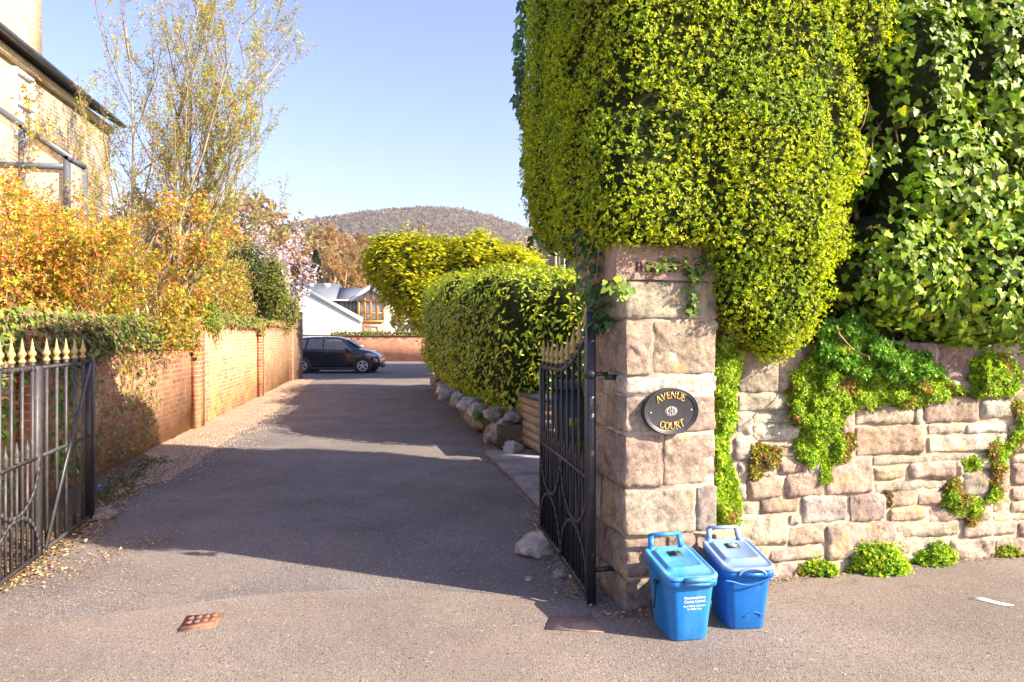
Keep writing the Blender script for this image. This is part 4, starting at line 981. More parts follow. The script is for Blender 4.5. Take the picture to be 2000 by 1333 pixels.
mb = MB(); mb.tube([HP(-6.2, .27, hE - .0), HP(4.6, .27, hE - .0)], .055, 8); mb.build("gutter", M_gut, ch)
mb = MB(); mb.box((-6.1, .003, hE - .22), (4.5, .10, hE - .08), FH); mb.build("soffit", M_cream, ch)
mb = MB(); cx0 = HP(2.2, -1.5, 0)
mb.box((2.9, -2.4, 5.5), (3.9, -1.1, 10.8), FH); chm = mb.build("chimney", M_cream, rf)
mb = MB()
for h_, o_ in ((9.2, .05), (9.35, .10), (9.5, .15)): mb.box((2.9 - o_, -2.4 - o_, h_ + .15), (3.9 + o_, -1.1 + o_, h_ + .297), FH)
mb.build("corbel", M_cream, chm)
for s0, s1, h0, h1 in ((.35, .95, 4.95, 6.0), (-2.6, -1.8, 4.3, 5.9)):
    mb = MB()
    for a1, b1 in (((s0, h0), (s1, h0)), ((s0, h1), (s1, h1)), ((s0, h0), (s0, h1)), ((s1, h0), (s1, h1)), ((s0, (h0 + h1) / 2), (s1, (h0 + h1) / 2))): mb.bar(HP(a1[0], .03, a1[1]), HP(b1[0], .03, b1[1]), .09, .07)
    f_ = mb.build("window_frame", M_wtrim, ch); mb = MB(); mb.box((s0, .004, h0), (s1, .02, h1), FH); mb.build("pane", M_pane, f_)
# glazed lean-to
M_cglass, t, p = newmat("conservatory_glass"); p.inputs["Base Color"].default_value = (.62, .60, .56, 1); p.inputs["Roughness"].default_value = .06; p.inputs["Alpha"].default_value = .35
lt = thing("glazed_lean_to", "dark framed glass lean-to against the cream house", "conservatory", px(60, HY + CAMH / 9 * FPX, 9.))
D = 9.
L_ = lambda x, y, dy=0: px(x, y, D) + A([0, dy, 0])
mb = MB()
zlow = 1.0
for x_, yt in ((-70, 170), (43, 246), (131, 306)): 
    q = L_(x_, yt); mb.bar(A([q[0], q[1], .02]), q, .06, .06, (0, 1, 0))
mb.bar(L_(-72, 166), L_(140, 312), .075, .06, (0, 1, 0)); mb.bar(L_(-72, 320, .001), L_(133, 326, .001), .06, .07)
q0, q1 = L_(133, 309), L_(133, 326)
for yy in (309,): q_ = L_(133, yy); mb.bar(q_, q_ + .5 * A([UD[0], UD[1], 0]), .055, .055)
for k_ in (1,): q_ = L_(133, 309) + k_ * .5 * A([UD[0], UD[1], 0]); mb.bar(A([q_[0], q_[1], .02]), q_, .055, .055, (0, 1, 0))
mb.build("frame", plain("slate_grey_frame", (.10, .11, .14), .4, 0, 10, .15, 0), lt)
def groundy(x): q = L_(x, 300); return A([q[0], q[1], .9])
mb = MB(); mb.prism([groundy(-70), groundy(131), L_(131, 308), L_(-70, 172)], (0, .02, 0)); mb.build("pane", M_cglass, lt)
mb = MB(); q_ = L_(133, 311); g_0 = A([q_[0], q_[1], .9]); U3 = .5 * A([UD[0], UD[1], 0]); mb.prism([g_0, g_0 + U3, q_ + U3, q_], (-.02, 0, 0)); mb.build("pane", M_cglass, lt)
mb = MB(); q_ = L_(131, 300); w_ = L_(-70, 300); mb.prism([A([w_[0], w_[1] - .02, 0]), A([q_[0], q_[1] - .02, 0]), A([q_[0], q_[1] - .02, .9]), A([w_[0], w_[1] - .02, .9])], (0, .2, 0)); mb.prism([A([q_[0], q_[1] + .2, 0]), A([q_[0], q_[1] + .2, .9]), A([q_[0] + U3[0], q_[1] + U3[1], .9]), A([q_[0] + U3[0], q_[1] + U3[1], 0])], (-.2, 0, 0)); mb.build("dwarf_wall", M_white, lt)
# low outhouse roof showing over the wall
M_felt = plain("pale_roof_edge", (.45, .36, .26), .85, 0, 8, .2, .2)
oh = thing("flat_roofed_shed", "low shed with a thin pale flat roof over the garden wall", "shed", px(500, 760, 22.))
mb = MB(); mb.prism([px(405, 594, 21.8), px(548, 594, 21.8), px(548, 594, 21.8) + A([-.7, 3, 0]), px(405, 594, 21.8) + A([-.7, 3, 0])], (0, 0, .12)); mb.build("roof", M_felt, oh)
mb = MB(); a_, b_ = px(412, 700, 22.), px(543, 700, 22.); mb.prism([A([a_[0], a_[1], 0]), A([b_[0], b_[1], 0]), A([b_[0], b_[1], 2.4]), A([a_[0], a_[1], 2.4])], (0, 2.6, 0)); mb.build("wall", M_tim, oh)

# ================================================================ CARS
def carpaint(name, c):
    m, t, p = newmat(name); p.inputs["Base Color"].default_value = c4(c); p.inputs["Roughness"].default_value = .22; p.inputs["Coat Weight"].default_value = .8; p.inputs["Coat Roughness"].default_value = .04; p.inputs["Metallic"].default_value = .3; return m
M_navy = carpaint("dark_navy_paint", (.012, .018, .04)); M_carw = carpaint("white_car_paint", (.75, .75, .76))
M_cg = glass("car_window", (.16, .19, .20), .04); M_tyre = plain("tyre_rubber", (.02, .02, .02), .85, 0, 30, .2, 0); M_alloy = plain("silver_alloy", (.55, .55, .56), .3, .5, 30, .1, 0)
M_trim = plain("black_trim", (.012, .012, .013), .5, 0, 20, .1, 0); M_red = plain("red_lamp", (.55, .02, .02), .2, 0, 20, .1, 0); M_lamp = glass("headlamp_lens", (.5, .52, .55), .05)
def hatchback(label, loc, yaw, paint):
    root = thing("parked_car", label, "car", (loc[0], loc[1], 0), "cars parked in the yard"); c_, s_ = math.cos(yaw), math.sin(yaw); O = A([loc[0], loc[1], 0])
    def T(P): P = A(P, dtype=float).reshape(-1, 3); return np.stack([P[:, 0] * c_ - P[:, 1] * s_, P[:, 0] * s_ + P[:, 1] * c_, P[:, 2]], 1) + O
    # stations: x, z_bottom, z_belt, z_top, half width, half width roof
    ST = [(-1.93, .42, .80, .86, .60, .50), (-1.91, .30, .92, 1.02, .74, .58), (-1.84, .24, .98, 1.22, .80, .60), (-1.72, .22, 1.00, 1.38, .84, .61), (-1.5, .20, 1.00, 1.44, .86, .61), (-1.2, .19, .99, 1.475, .865, .62),
          (-.8, .18, .97, 1.495, .865, .62), (-.3, .18, .95, 1.50, .865, .62), (.1, .18, .935, 1.485, .865, .62), (.35, .18, .93, 1.44, .865, .61), (.6, .18, .92, 1.32, .865, .60), (.85, .18, .91, 1.16, .865, .60), (1.05, .18, .90, 1.01, .865, .62),
          (1.25, .19, .86, .965, .86, .64), (1.5, .20, .80, .91, .84, .62), (1.7, .22, .72, .82, .79, .58), (1.84, .25, .60, .70, .70, .5), (1.905, .32, .48, .56, .58, .4)]
    def ring_(s):
        x, zb, zl, zt, w, wr = s; hf = [(0, zb), (.8 * w, zb), (.95 * w, zb + .05), (w, zb + (zl - zb) * .35), (w * .985, zb + (zl - zb) * .62), (w * .995, zb + (zl - zb) * .8), (w * .95, zl)]
        cab = zt - zl > .2; wt = wr if cab else w * .82
        hf += [(w * .93 if cab else w * .9, zl + .02), (w * .93 + (wt - w * .93) * .8 if cab else w * .85, zl + (zt - zl) * .8), (wt * .86, zt - .012), (wt * .5, zt), (0, zt + .006)]
        return [(x, -y, z) for y, z in hf] + [(x, y, z) for y, z in hf[-2:0:-1]]
    mb = MB(); mb.loft([T(ring_(s)) for s in ST]); body = mb.build("body", paint, root, smooth=True)
    # dark glasshouse: plates following the cabin sides
    def side_pt(x, k, sg):
        xs = [s[0] for s in ST]; z = lambda j: np.interp(x, xs, [s[j] for s in ST]); zl, zt, w, wr = z(2), z(3), z(4), z(5)
        h = zl + .03 + (zt - zl - .12) * k; y = w * .93 + (wr - w * .93) * ((h - zl) / (zt - zl)) + .012; return (x, sg * y, h)
    for sg in (-1, 1):
        for x0, x1, x0t, x1t in ((-.36, .80, -.36, .30), (-1.05, -.42, -.98, -.42), (-1.50, -1.14, -1.36, -1.08)):
            n_ = 8; up_ = [side_pt(x0t + (x1t - x0t) * i / n_, 1, sg) for i in range(n_ + 1)]; lo_ = [side_pt(x0 + (x1 - x0) * i / n_, 0, sg) for i in range(n_ + 1)]
            mb = MB(); q = T(lo_ + up_); mb.add(q, A([[i, i + 1, n_ + 2 + i, n_ + 1 + i] for i in range(n_)])); mb.build("side_window", M_cg, root)
        mb = MB(); q = T([(.62, sg * .90, .98), (.62, sg * 1.0, .98)]); mb.lathe([(.02, -.09), (.06, -.06), (.075, 0), (.06, .06), (.02, .08)], q[1], 10, T([(0, 0, 1)])[0] - T([(0, 0, 0)])[0]); mb.bar(q[0], q[1], .05); mb.build("mirror", paint, root)
        mb = MB(); q = T([(-.30, sg * .875, .80), (-.12, sg * .875, .80)]); mb.bar(q[0], q[1], .035); mb.build("door_handle", paint, root)
        mb = MB(); q = T([(-1.86, sg * .70, .86), (-1.86, sg * .79, .86), (-1.66, sg * .862, .92), (-1.66, sg * .86, .78), (-1.84, sg * .79, .72)]); mb.prism(q, T([(-.03, sg * .03, 0)])[0] - T([(0, 0, 0)])[0]); mb.build("tail_lamp", M_red, root)
        mb = MB(); q = T([(1.28, sg * .858, .78), (1.45, sg * .852, .83), (1.72, sg * .72, .76), (1.76, sg * .74, .64), (1.5, sg * .84, .68)]); mb.prism(q, T([(.03, sg * .02, .01)])[0] - T([(0, 0, 0)])[0]); mb.build("headlamp", M_lamp, root)
        for x_ in (-.40, .92, -1.08):
            mb = MB(); q = T([(x_, sg * .872, .30), (x_, sg * .872, .92)]); mb.bar(q[0], q[1], .008); mb.build("door_seam", M_trim, root)
        mb = MB(); q = T([(-1.1, sg * .868, .21), (.95, sg * .868, .21)]); mb.bar(q[0], q[1], .05, .09); mb.build("sill", M_trim, root)
        for x_ in (-1.22, 1.23):
            ax = T([(0, sg, 0)])[0] - T([(0, 0, 0)])[0]
            mb = MB(); mb.lathe([(.36, -.02), (.375, .012), (.30, .014)], T([(x_, sg * .862, .315)])[0], 24, ax); mb.build("wheel_arch", M_trim, root)
            w_ = MB(); w_.lathe([(.19, -.1), (.29, -.1), (.305, -.07), (.305, .04), (.285, .058), (.20, .05)], T([(x_, sg * .84, .305)])[0], 24, ax); wh = w_.build("wheel", M_tyre, root)
            r_ = MB(); cc = T([(x_, sg * .893, .305)])[0]; r_.lathe([(.205, -.012), (.215, .004), (.185, .006), (.18, -.02)], cc, 24, ax); r_.lathe([(.04, -.01), (.045, .008), (.02, .014)], cc, 12, ax)
            for k_ in range(10):
                a_ = 2 * math.pi * k_ / 10 + .12 * (-1) ** k_; d_ = T([(math.cos(a_), 0, math.sin(a_))])[0] - T([(0, 0, 0)])[0]; r_.bar(cc + d_ * .03, cc + d_ * .195, .028, .012, ax)
            r_.build("rim", M_alloy, wh)
    mb = MB(); q = T([(.52, -.55, 1.35), (.52, .55, 1.35), (1.02, .68, 1.035), (1.02, -.68, 1.035)]) + A([0, 0, .035]); mb.prism(q, (0, 0, .01)); mb.build("windscreen", M_cg, root)
    mb = MB(); mb.box((-.01, -.01, 0), (.01, .01, .01)); 
    mb = MB(); q = T([(1.90, -.5, .40), (1.935, -.5, .30), (1.935, .5, .30), (1.90, .5, .40)]); mb.prism(q, (0, 0, -.08)); mb.build("grille", M_trim, root)
    return root
hatchback("black hatchback parked side-on at the end of the drive, facing right", (-7.32, 28.6), math.radians(1), M_navy)
hatchback("white car almost hidden behind the black hatchback, only its roof showing", (-8.6, 31.6), math.radians(4), M_carw)

# ================================================================ HILL
nx, ny = 420, 190
xs = np.linspace(-420, 260, nx); ys = np.linspace(560, 1300, ny)
GX, GY = np.meshgrid(xs, ys, indexing='ij')
rx = A([-2500, 100, 300, 480, 560, 600, 640, 700, 760, 850, 900, 950, 1000, 1030, 1080, 1200, 1500]); ry = A([600, 560, 520, 482, 462, 452, 445, 436, 428, 423, 427, 437, 453, 465, 485, 540, 600])
pxx = 1000 + GX / 1000 * FPX
top = (HY - np.interp(pxx, rx, ry)) / FPX * 1000 + CAMH
fall = np.clip((GY - 560) / 440, 0, 1); fall = np.where(GY < 1000, fall ** .8 * (1 + .12 * np.sin(fall * 9)), np.clip(1 - (GY - 1000) / 420, 0, 1) ** 1.2)
fall = np.clip(fall, 0, 1)
P = np.stack([GX, GY, top * fall], -1).reshape(-1, 3)
P[:, 2] += np.abs(vnoise(P * [1, 1, 0], 1 / 14., 3)) * 1.2 + np.abs(vnoise(P * [1, 1, 0], 1 / 7., 4)) * 1.4 + vnoise(P * [1, 1, 0], 1 / 3.5, 6) * .8 + fbm(P * [1, 1, 0], 1 / 90., 3, 9) * 4 * np.clip((1000 - P[:, 1]) / 300, 0, 1)
I = np.arange(nx * ny).reshape(nx, ny); F = np.stack([I[:-1, :-1], I[1:, :-1], I[1:, 1:], I[:-1, 1:]], -1).reshape(-1, 4)
M_hill, t, p = newmat("bare_wooded_hillside"); v = t.nodes.new("ShaderNodeNewGeometry").outputs["Position"]
k = ramp(t, noise_node(t, .012, 5, .6, v).outputs[0], [(.34, (.12, .09, .075)), (.5, (.15, .11, .08)), (.66, (.16, .14, .07))])
k = mixc(t, 1., k, ramp(t, noise_node(t, .30, 5, .8, v).outputs[0], [(.35, .6), (.65, 1.45)]), 'MULTIPLY')
t.links.new(k, p.inputs["Base Color"]); p.inputs["Roughness"].default_value = 1; p.inputs["Specular IOR Level"].default_value = 0
bump(t, p, noise_node(t, .35, 5, .8, v).outputs[0], .6, 1.)
o = link_mesh("hill", P, [F], M_hill, smooth=True); o["kind"] = "structure"

# ================================================================ PLANTS
M_bark = plain("grey_brown_bark", (.22, .16, .11), .9, 0, 30, .35, .5)
M_birchbark = plain("pale_birch_bark", (.36, .31, .26), .8, 0, 18, .3, .4)
M_twig = plain("brown_twigs", (.10, .065, .035), .9, 0, 30, .3, .3)
M_redtwig = plain("tan_twigs", (.34, .20, .10), .9, 0, 30, .3, .3)
LF_gold = leafmat("golden_hedge_leaf", .5, .42, (1.15, 1.2, .5), .45)
LF_ivy = leafmat("glossy_ivy_leaf", .48, .32, (1.25, 1.35, .4), .28)
LF_laurel = leafmat("laurel_leaf", .32, .38, (1.2, 1.25, .4), .5)
LF_thin = leafmat("thin_young_leaf", .5, .45, (1.2, 1.1, .5), .35)
LF_wall = leafmat("trailing_wall_leaf", .5, .3, (1.15, 1.25, .4), .3)
LF_petal = leafmat('blossom_petal', .5, .4, (1., 1., 1.), .3)
LF_con = leafmat("conifer_spray", .6, .3, (1.15, 1.2, .4), .25)
UP = A([0, 0, 1.])
M_inner = plain("dark_core_fill", (.045, .06, .02), 1, 0, 25, .6, 1., .05, .03)  # solid dark hulls added so no light passes through the foliage

def nkeep(rng, P, scale, lo, seed, keep=.3):      # thin instances out in noise patches
    n = vnoise(P, scale, seed); return (n > lo) | (rng.random(len(P)) < keep)

# ---------------------------------------------------------------- golden clipped hedge over the pillar
rng = np.random.default_rng(101)
def wl(x, y, d): s, h = FP.hit(x, y, d); return s, h
L = []
def lobe(x0, y0, x1, y1, dfront, dback, p=3.0):
    s0, h0 = wl(x0, y1, dfront - .1); s1, h1 = wl(x1, y0, dfront - .1)
    L.append((((s0 + s1) / 2, (dfront + dback) / 2, (h0 + h1) / 2), ((s1 - s0) / 2, (dfront - dback) / 2, (h1 - h0) / 2), p))
lobe(1190, -420, 1655, 482, .17, -1.05, 7)
lobe(1190, -420, 1655, 420, .14, -2.05, 7)
lobe(1180, 200, 1600, 476, .21, -1.0, 6)
lobe(1380, 120, 1650, 560, .26, -.8, 3.5)
lobe(1405, 350, 1640, 665, .18, -.75, 3.5)
lobe(1450, 420, 1625, 690, .10, -.75, 3)
lobe(1540, 60, 1690, 420, .14, -.7, 3)
lobe(1540, 380, 1658, 540, .08, -.6, 2.6)
lobe(1600, -60, 1760, 130, .10, -.7, 2.8)
LB = Lobes(L, FP, .055, 3.2, 5)
gh = thing("golden_hedge", "tall clipped golden green hedge towering over the stone gate pillar", "hedge", FP.P(A([.5, -1, 0])))
LB.core(.93).build("dark_core", M_inner, gh)
def hedge_face(P, N):
    return camface(P, N) | (N[:, 2] > .5)
P, N = LB.sample(rng, 140000, hedge_face)
q = P - FP.o; d_ = q @ FP.n; s_ = q @ FP.w
m = (P[:, 2] < 4.3) & ((d_ > -.5) | (s_ < .3)) & nkeep(rng, P, 5.5, -.42, 3, .35)
gap = (s_ > .95) & (P[:, 2] > 2.95) & (vnoise(P, 3.2, 44) > .05)
m &= ~(gap & (rng.random(len(P)) < .75)); P, N = P[m], N[m]
P = P + N * rng.normal(.0, .022, (len(P), 1))
tp = sprig_tpl(5, .56, 1.05, 1., rng, .5)
frontness = np.clip(vnoise(P, 2.2, 8) * .5 + .5, 0, 1)
GOLD = [(.50, .56, .012), (.43, .51, .010), (.56, .58, .02), (.33, .43, .012), (.20, .30, .012)]
cl = palette(rng, len(P), GOLD, (.36, .3, .16, .12, .06), .16); yy = vnoise(P, 3.1, 61) + .5 * vnoise(P, 8, 62); gm = yy > .28; cl[gm] = palette(rng, int(gm.sum()), [(.32, .44, .02), (.40, .50, .02), (.22, .32, .02)], None, .18)
V, F, C = scatter(rng, P, unit(N + UP * .35 + rng.normal(0, .5, N.shape)), rnd3(rng, len(P)), rng.uniform(.010, .026, len(P)), tp, cl, .22)
link_mesh("foliage", V, [F], LF_gold, gh, col=C)
# a deeper layer of darker old leaves
P, N = LB.sample(rng, 34000, hedge_face); q = P - FP.o; m = (P[:, 2] < 4.3) & ((q @ FP.n > -.5) | (q @ FP.w < .3)); P, N = P[m] - N[m] * .03, N[m]
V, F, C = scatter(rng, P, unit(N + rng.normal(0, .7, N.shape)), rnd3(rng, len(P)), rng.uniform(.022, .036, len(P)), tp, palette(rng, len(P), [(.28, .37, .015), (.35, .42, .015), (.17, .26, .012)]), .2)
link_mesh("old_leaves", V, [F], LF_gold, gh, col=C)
print("hedge", len(P))
# bare twigs hanging under its lower edge
sg = []
for i in range(260):
    s = rng.uniform(.0, 1.3); b = FP.P(A([s, rng.uniform(-.25, .1), wl(1300, 478, 0)[1] + rng.uniform(-.0, .06)])) if s < .62 else FP.P(A([rng.uniform(.62, .75), rng.uniform(-.2, -.02), rng.uniform(1.55, 2.1)]))
    dd = unit(rng.normal(0, 1, 3) + A([0, -.3, -.35])); e = b + dd * rng.uniform(.04, .13); f = e + unit(dd + rng.normal(0, .5, 3)) * rng.uniform(.03, .08)
    sg += [[*b, *e, .0022, .0015], [*e, *f, .0015, .0006]]
V, F = segs_mesh(sg, 3); link_mesh("twigs", V, [F], M_redtwig, gh)

# ---------------------------------------------------------------- dark timber fence behind the hedge and ivy
fe = thing("timber_fence", "dark upright board fence showing through the gaps behind the ivy on the wall", "fence", FP.P(A([2., -.72, 1.5])))
M_dfence = plain("dark_stained_board", (.045, .032, .026), .8, 0, 14, .5, .3)
r9 = np.random.default_rng(9); s = .75
while s < 6.4:
    w_ = .095; mb = MB(); mb.box((s, -.76 + .012 * (r9.random() > .5), 1.46), (s + w_, -.735, 3.62), FP); mb.build("board", M_dfence, fe); s += w_ + .012
for h_ in (1.75, 3.2): mb = MB(); mb.box((.75, -.82, h_), (6.4, -.765, h_ + .07), FP); mb.build("rail", M_dfence, fe)

# ---------------------------------------------------------------- big ivy on the right
rng = np.random.default_rng(202)
ivt = ivy_tpl()
def ivy_leaves(rng, P, N, smin, smax, cols, w=None, down=.9, mat=None, jit=.2):
    n = len(P); X = unit(-UP * down + rng.normal(0, .55, (n, 3)) + N * .25); Z = unit(N * 1.0 + UP * .35 + rng.normal(0, .30, (n, 3)))
    return scatter(rng, P, Z, X, rng.uniform(smin, smax, n), ivt, palette(rng, n, cols, w, jit), .01)
IVC = [(.19, .31, .02), (.28, .41, .025), (.12, .20, .02), (.44, .50, .04), (.09, .15, .025)]
L = []
lobe(1690, -300, 2420, 655, -.02, -.70, 5)
lobe(1720, 0, 1900, 300, .06, -.6, 2.4); lobe(1760, 200, 2000, 480, .10, -.6, 2.4); lobe(1880, -50, 2120, 300, .14, -.6, 2.5); lobe(1700, 400, 1860, 620, .04, -.6, 2.4)
lobe(1860, 420, 2120, 660, .10, -.6, 2.5); lobe(1640, 480, 1740, 600, -.05, -.6, 2.3); lobe(1980, 280, 2300, 640, .12, -.6, 2.6)
IL = Lobes(L, FP, .06, 3., 15)
iv = thing("ivy", "mass of large glossy dark green ivy leaves with bare stems, right of the golden hedge", "ivy", FP.P(A([2.4, -.4, 1.5])))
IL.core(.84).build('dark_core', M_inner, iv)
P, N = IL.sample(rng, 60000, camface)
q = P - FP.o; s_, d_ = q @ FP.w, q @ FP.n
hol = vnoise(P, 3.4, 77) + .45 * vnoise(P, 8., 78)
hx = [wl(1680, 300, -.1), wl(1700, 420, -.1), wl(1660, 520, -.1), wl(1765, 90, -.1), wl(1700, 620, -.1), wl(1770, 190, -.1)]
hd = np.min([np.hypot((s_ - a) / .075, (P[:, 2] - b) / .15) for a, b in hx], axis=0)
m = (P[:, 2] < 4.4) & (d_ > -.62) & (s_ < 4.) & (hol < .66) & ((hd > 1) | (rng.random(len(P)) < .12)); P, N = P[m], N[m]
P = P + N * rng.normal(.0, .045, (len(P), 1))
V, F, C = ivy_leaves(rng, P, N, .028, .066, IVC, (.34, .28, .2, .1, .08)); link_mesh("leaves", V, [F], LF_ivy, iv, col=C)
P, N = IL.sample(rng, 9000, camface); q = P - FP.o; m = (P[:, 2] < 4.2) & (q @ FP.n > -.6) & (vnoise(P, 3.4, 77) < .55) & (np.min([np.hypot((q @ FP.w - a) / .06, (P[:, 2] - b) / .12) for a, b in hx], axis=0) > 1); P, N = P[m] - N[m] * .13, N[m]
V, F, C = ivy_leaves(rng, P, N, .035, .075, [(.09, .18, .02), (.13, .24, .03), (.10, .18, .03)]); link_mesh("shade_toned_leaves", V, [F], LF_ivy, iv, col=C)  # deeper leaves, their shade put into a darker palette
P, N = IL.sample(rng, 2600, camface); m = (P[:, 2] < 4.2) & (vnoise(P, 4.2, 79) > .0); P, N = P[m], N[m]       # yellow-green new shoots and flower heads
V, F, C = scatter(rng, P + N * .02, unit(N + UP * .4), rnd3(rng, len(P)), rng.uniform(.018, .034, len(P)), sprig_tpl(8, .3, 1.2, 1, rng, .2), palette(rng, len(P), [(.30, .30, .04), (.22, .26, .03), (.36, .24, .10)]), .2)
link_mesh("new_shoots", V, [F], LF_wall, iv, col=C)
sg = []
for i in range(46):
    s0 = rng.uniform(1.18, 3.4); b = FP.P(A([s0, rng.uniform(-.3, -.05), rng.uniform(1.45, 3.4)])); dd = unit(rng.normal(0, 1, 3) * [1, .4, 1] + A([0, -.1, .3])); r_ = rng.uniform(.003, .010)
    for k_ in range(6): e = b + dd * rng.uniform(.05, .11); sg.append([*b, *e, r_, r_ * .85]); b = e; r_ *= .85; dd = unit(dd + rng.normal(0, .35, 3))
for s0 in (1.30, 1.42, 1.75, 2.2, 2.7):                # thick old stems climbing the fence
    b = FP.P(A([s0, -.5, 1.46])); r_ = .022
    for k_ in range(16): e = b + A([rng.normal(0, .05), rng.normal(0, .02), .14]); sg.append([*b, *e, r_, r_ * .97]); b = e; r_ *= .97
V, F = segs_mesh(sg, 5); link_mesh("stems", V, [F], M_redtwig, iv)

# ivy fronds beside and on the pillar
def ivy_patch(name, label, pts, n, seed, smin=.03, smax=.055, spread=.035, cols=IVC, cat="ivy", frame=FP, nrm=None):
    """pts: list of (x, y, d) photo anchors; leaves are spread along the trail"""
    rng = np.random.default_rng(seed); Q = [frame.P(A([*[wl(x, y, d)[0]], d, wl(x, y, d)[1]])) for x, y, d in pts]; Q = A(Q)
    k = len(Q) - 1; t_ = rng.random(n) * k; i = np.minimum(t_.astype(int), k - 1); f = (t_ - i)[:, None]
    P = Q[i] * (1 - f) + Q[i + 1] * f + rng.normal(0, 1, (n, 3)) * spread * A([1, .6, 1])
    N = np.broadcast_to(nrm if nrm is not None else frame.n, P.shape); root = thing(name, label, cat, Q[-1])
    V, F, C = ivy_leaves(rng, P, N, smin, smax, cols, None, .5); link_mesh("leaves", V, [F], LF_ivy, root, col=C)
    sg = []
    for a_, b_ in zip(Q, Q[1:]):
        for j in range(3): sg.append([*(a_ + rng.normal(0, .012, 3)), *(b_ + rng.normal(0, .012, 3)), .0028, .0022])
    V, F = segs_mesh(sg, 4); link_mesh("stem", V, [F], M_redtwig, root); return root
IVB = [(.14, .26, .03), (.09, .19, .03), (.2, .32, .05), (.06, .13, .03)]
ivy_patch("ivy", "bright ivy trail hanging over the carved capstone lettering down the pillar front", [(1400, 490, .06), (1375, 505, .06), (1330, 520, .05), (1270, 520, .04), (1330, 522, .05), (1370, 530, .05), (1350, 560, .04), (1355, 590, .03), (1345, 612, .03)], 150, 31, .022, .042, .018, IVB)
ivy_patch("ivy", "bright ivy sprig reaching round the top left corner of the pillar", [(1190, 560, .05), (1210, 550, .07), (1228, 565, .06), (1215, 585, .06)], 34, 32, .03, .055, .018, [(.3, .42, .06), (.2, .32, .05)])
Q = []
r_ = np.random.default_rng(33); Pn = []
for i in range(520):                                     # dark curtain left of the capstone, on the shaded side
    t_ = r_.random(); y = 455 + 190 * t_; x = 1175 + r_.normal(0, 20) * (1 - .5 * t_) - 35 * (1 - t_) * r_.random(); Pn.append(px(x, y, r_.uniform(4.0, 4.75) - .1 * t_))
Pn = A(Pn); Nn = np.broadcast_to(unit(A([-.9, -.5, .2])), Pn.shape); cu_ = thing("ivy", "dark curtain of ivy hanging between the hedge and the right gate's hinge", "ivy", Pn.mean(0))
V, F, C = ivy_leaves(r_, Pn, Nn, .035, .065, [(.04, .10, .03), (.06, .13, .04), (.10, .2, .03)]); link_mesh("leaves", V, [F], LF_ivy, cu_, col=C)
sg = []
for i in range(14):
    a_ = Pn[r_.integers(520)]; a_ = A([a_[0], a_[1], 2.15]); b_ = a_ + A([r_.normal(0, .05), 0, -r_.uniform(.2, .55)]); sg.append([*a_, *b_, .003, .002])
V, F = segs_mesh(sg, 4); link_mesh("stems", V, [F], M_redtwig, cu_)
# ivy climbing the back left edge of the hedge against the sky
rng = np.random.default_rng(41); n = 1500
t_ = rng.random(n); y = -330 + 800 * t_; edge = np.interp(y, [-330, 0, 60, 100, 150, 200, 260, 320, 400, 470], [1022, 1018, 1010, 1003, 1012, 1004, 1026, 1022, 1034, 1050])
Dp = rng.uniform(5.9, 7.0, n); Pn = A([px(e + 34 * abs(rng.normal()) , yy, dd) for e, yy, dd in zip(edge, y, Dp)])
bk = thing("ivy", "dark ivy edging the far left side of the tall hedge against the sky", "ivy", (.35, 6.6, 0))
V, F, C = ivy_leaves(rng, Pn, np.broadcast_to(unit(A([-.8, -.6, .1])), Pn.shape), .05, .1, [(.04, .11, .035), (.06, .14, .03), (.03, .08, .03)]); link_mesh("leaves", V, [F], LF_ivy, bk, col=C)
KL = Lobes([((.95, 6.65, 3.3), (.72, .72, .9), 4), ((1.45, 6.9, 1.5), (.72, .8, 1.6), 4)], None, .1, 2.5, 6)
KL.core(.95).build("dark_core", M_inner, bk)
P, N = KL.sample(rng, 6000, lambda P, N: (N[:, 0] < .3) | (N[:, 2] > .3)); V, F, C = ivy_leaves(rng, P, N, .05, .09, IVC); link_mesh("leaves", V, [F], LF_ivy, bk, col=C)

# ---------------------------------------------------------------- plants rooted in the stone wall
def in_poly(x, y, poly):
    c = np.zeros(len(x), bool); n = len(poly); j = n - 1
    for i in range(n):
        xi, yi = poly[i]; xj, yj = poly[j]
        with np.errstate(divide='ignore', invalid='ignore'):
            m = ((yi > y) != (yj > y)) & (x < (xj - xi) * (y - yi) / (yj - yi + 1e-9) + xi)
        c ^= m; j = i
    return c
def edge_dist(x, y, poly):
    d = np.full(len(x), 1e9)
    for (x0, y0), (x1, y1) in zip(poly, poly[1:] + poly[:1]):
        L2 = (x1 - x0) ** 2 + (y1 - y0) ** 2 + 1e-9; t = np.clip(((x - x0) * (x1 - x0) + (y - y0) * (y1 - y0)) / L2, 0, 1); d = np.minimum(d, np.hypot(x - x0 - t * (x1 - x0), y - y0 - t * (y1 - y0)))
    return d
tpw = sprig_tpl(5, .62, 1.1, 1., np.random.default_rng(4), .6)
WG = [(.26, .44, .02), (.40, .54, .025), (.16, .30, .02), (.50, .58, .04)]; WR = [(.30, .32, .03), (.20, .28, .02), (.42, .24, .06), (.36, .16, .08)]; WD_ = [(.09, .24, .02), (.15, .32, .02), (.22, .40, .03)]
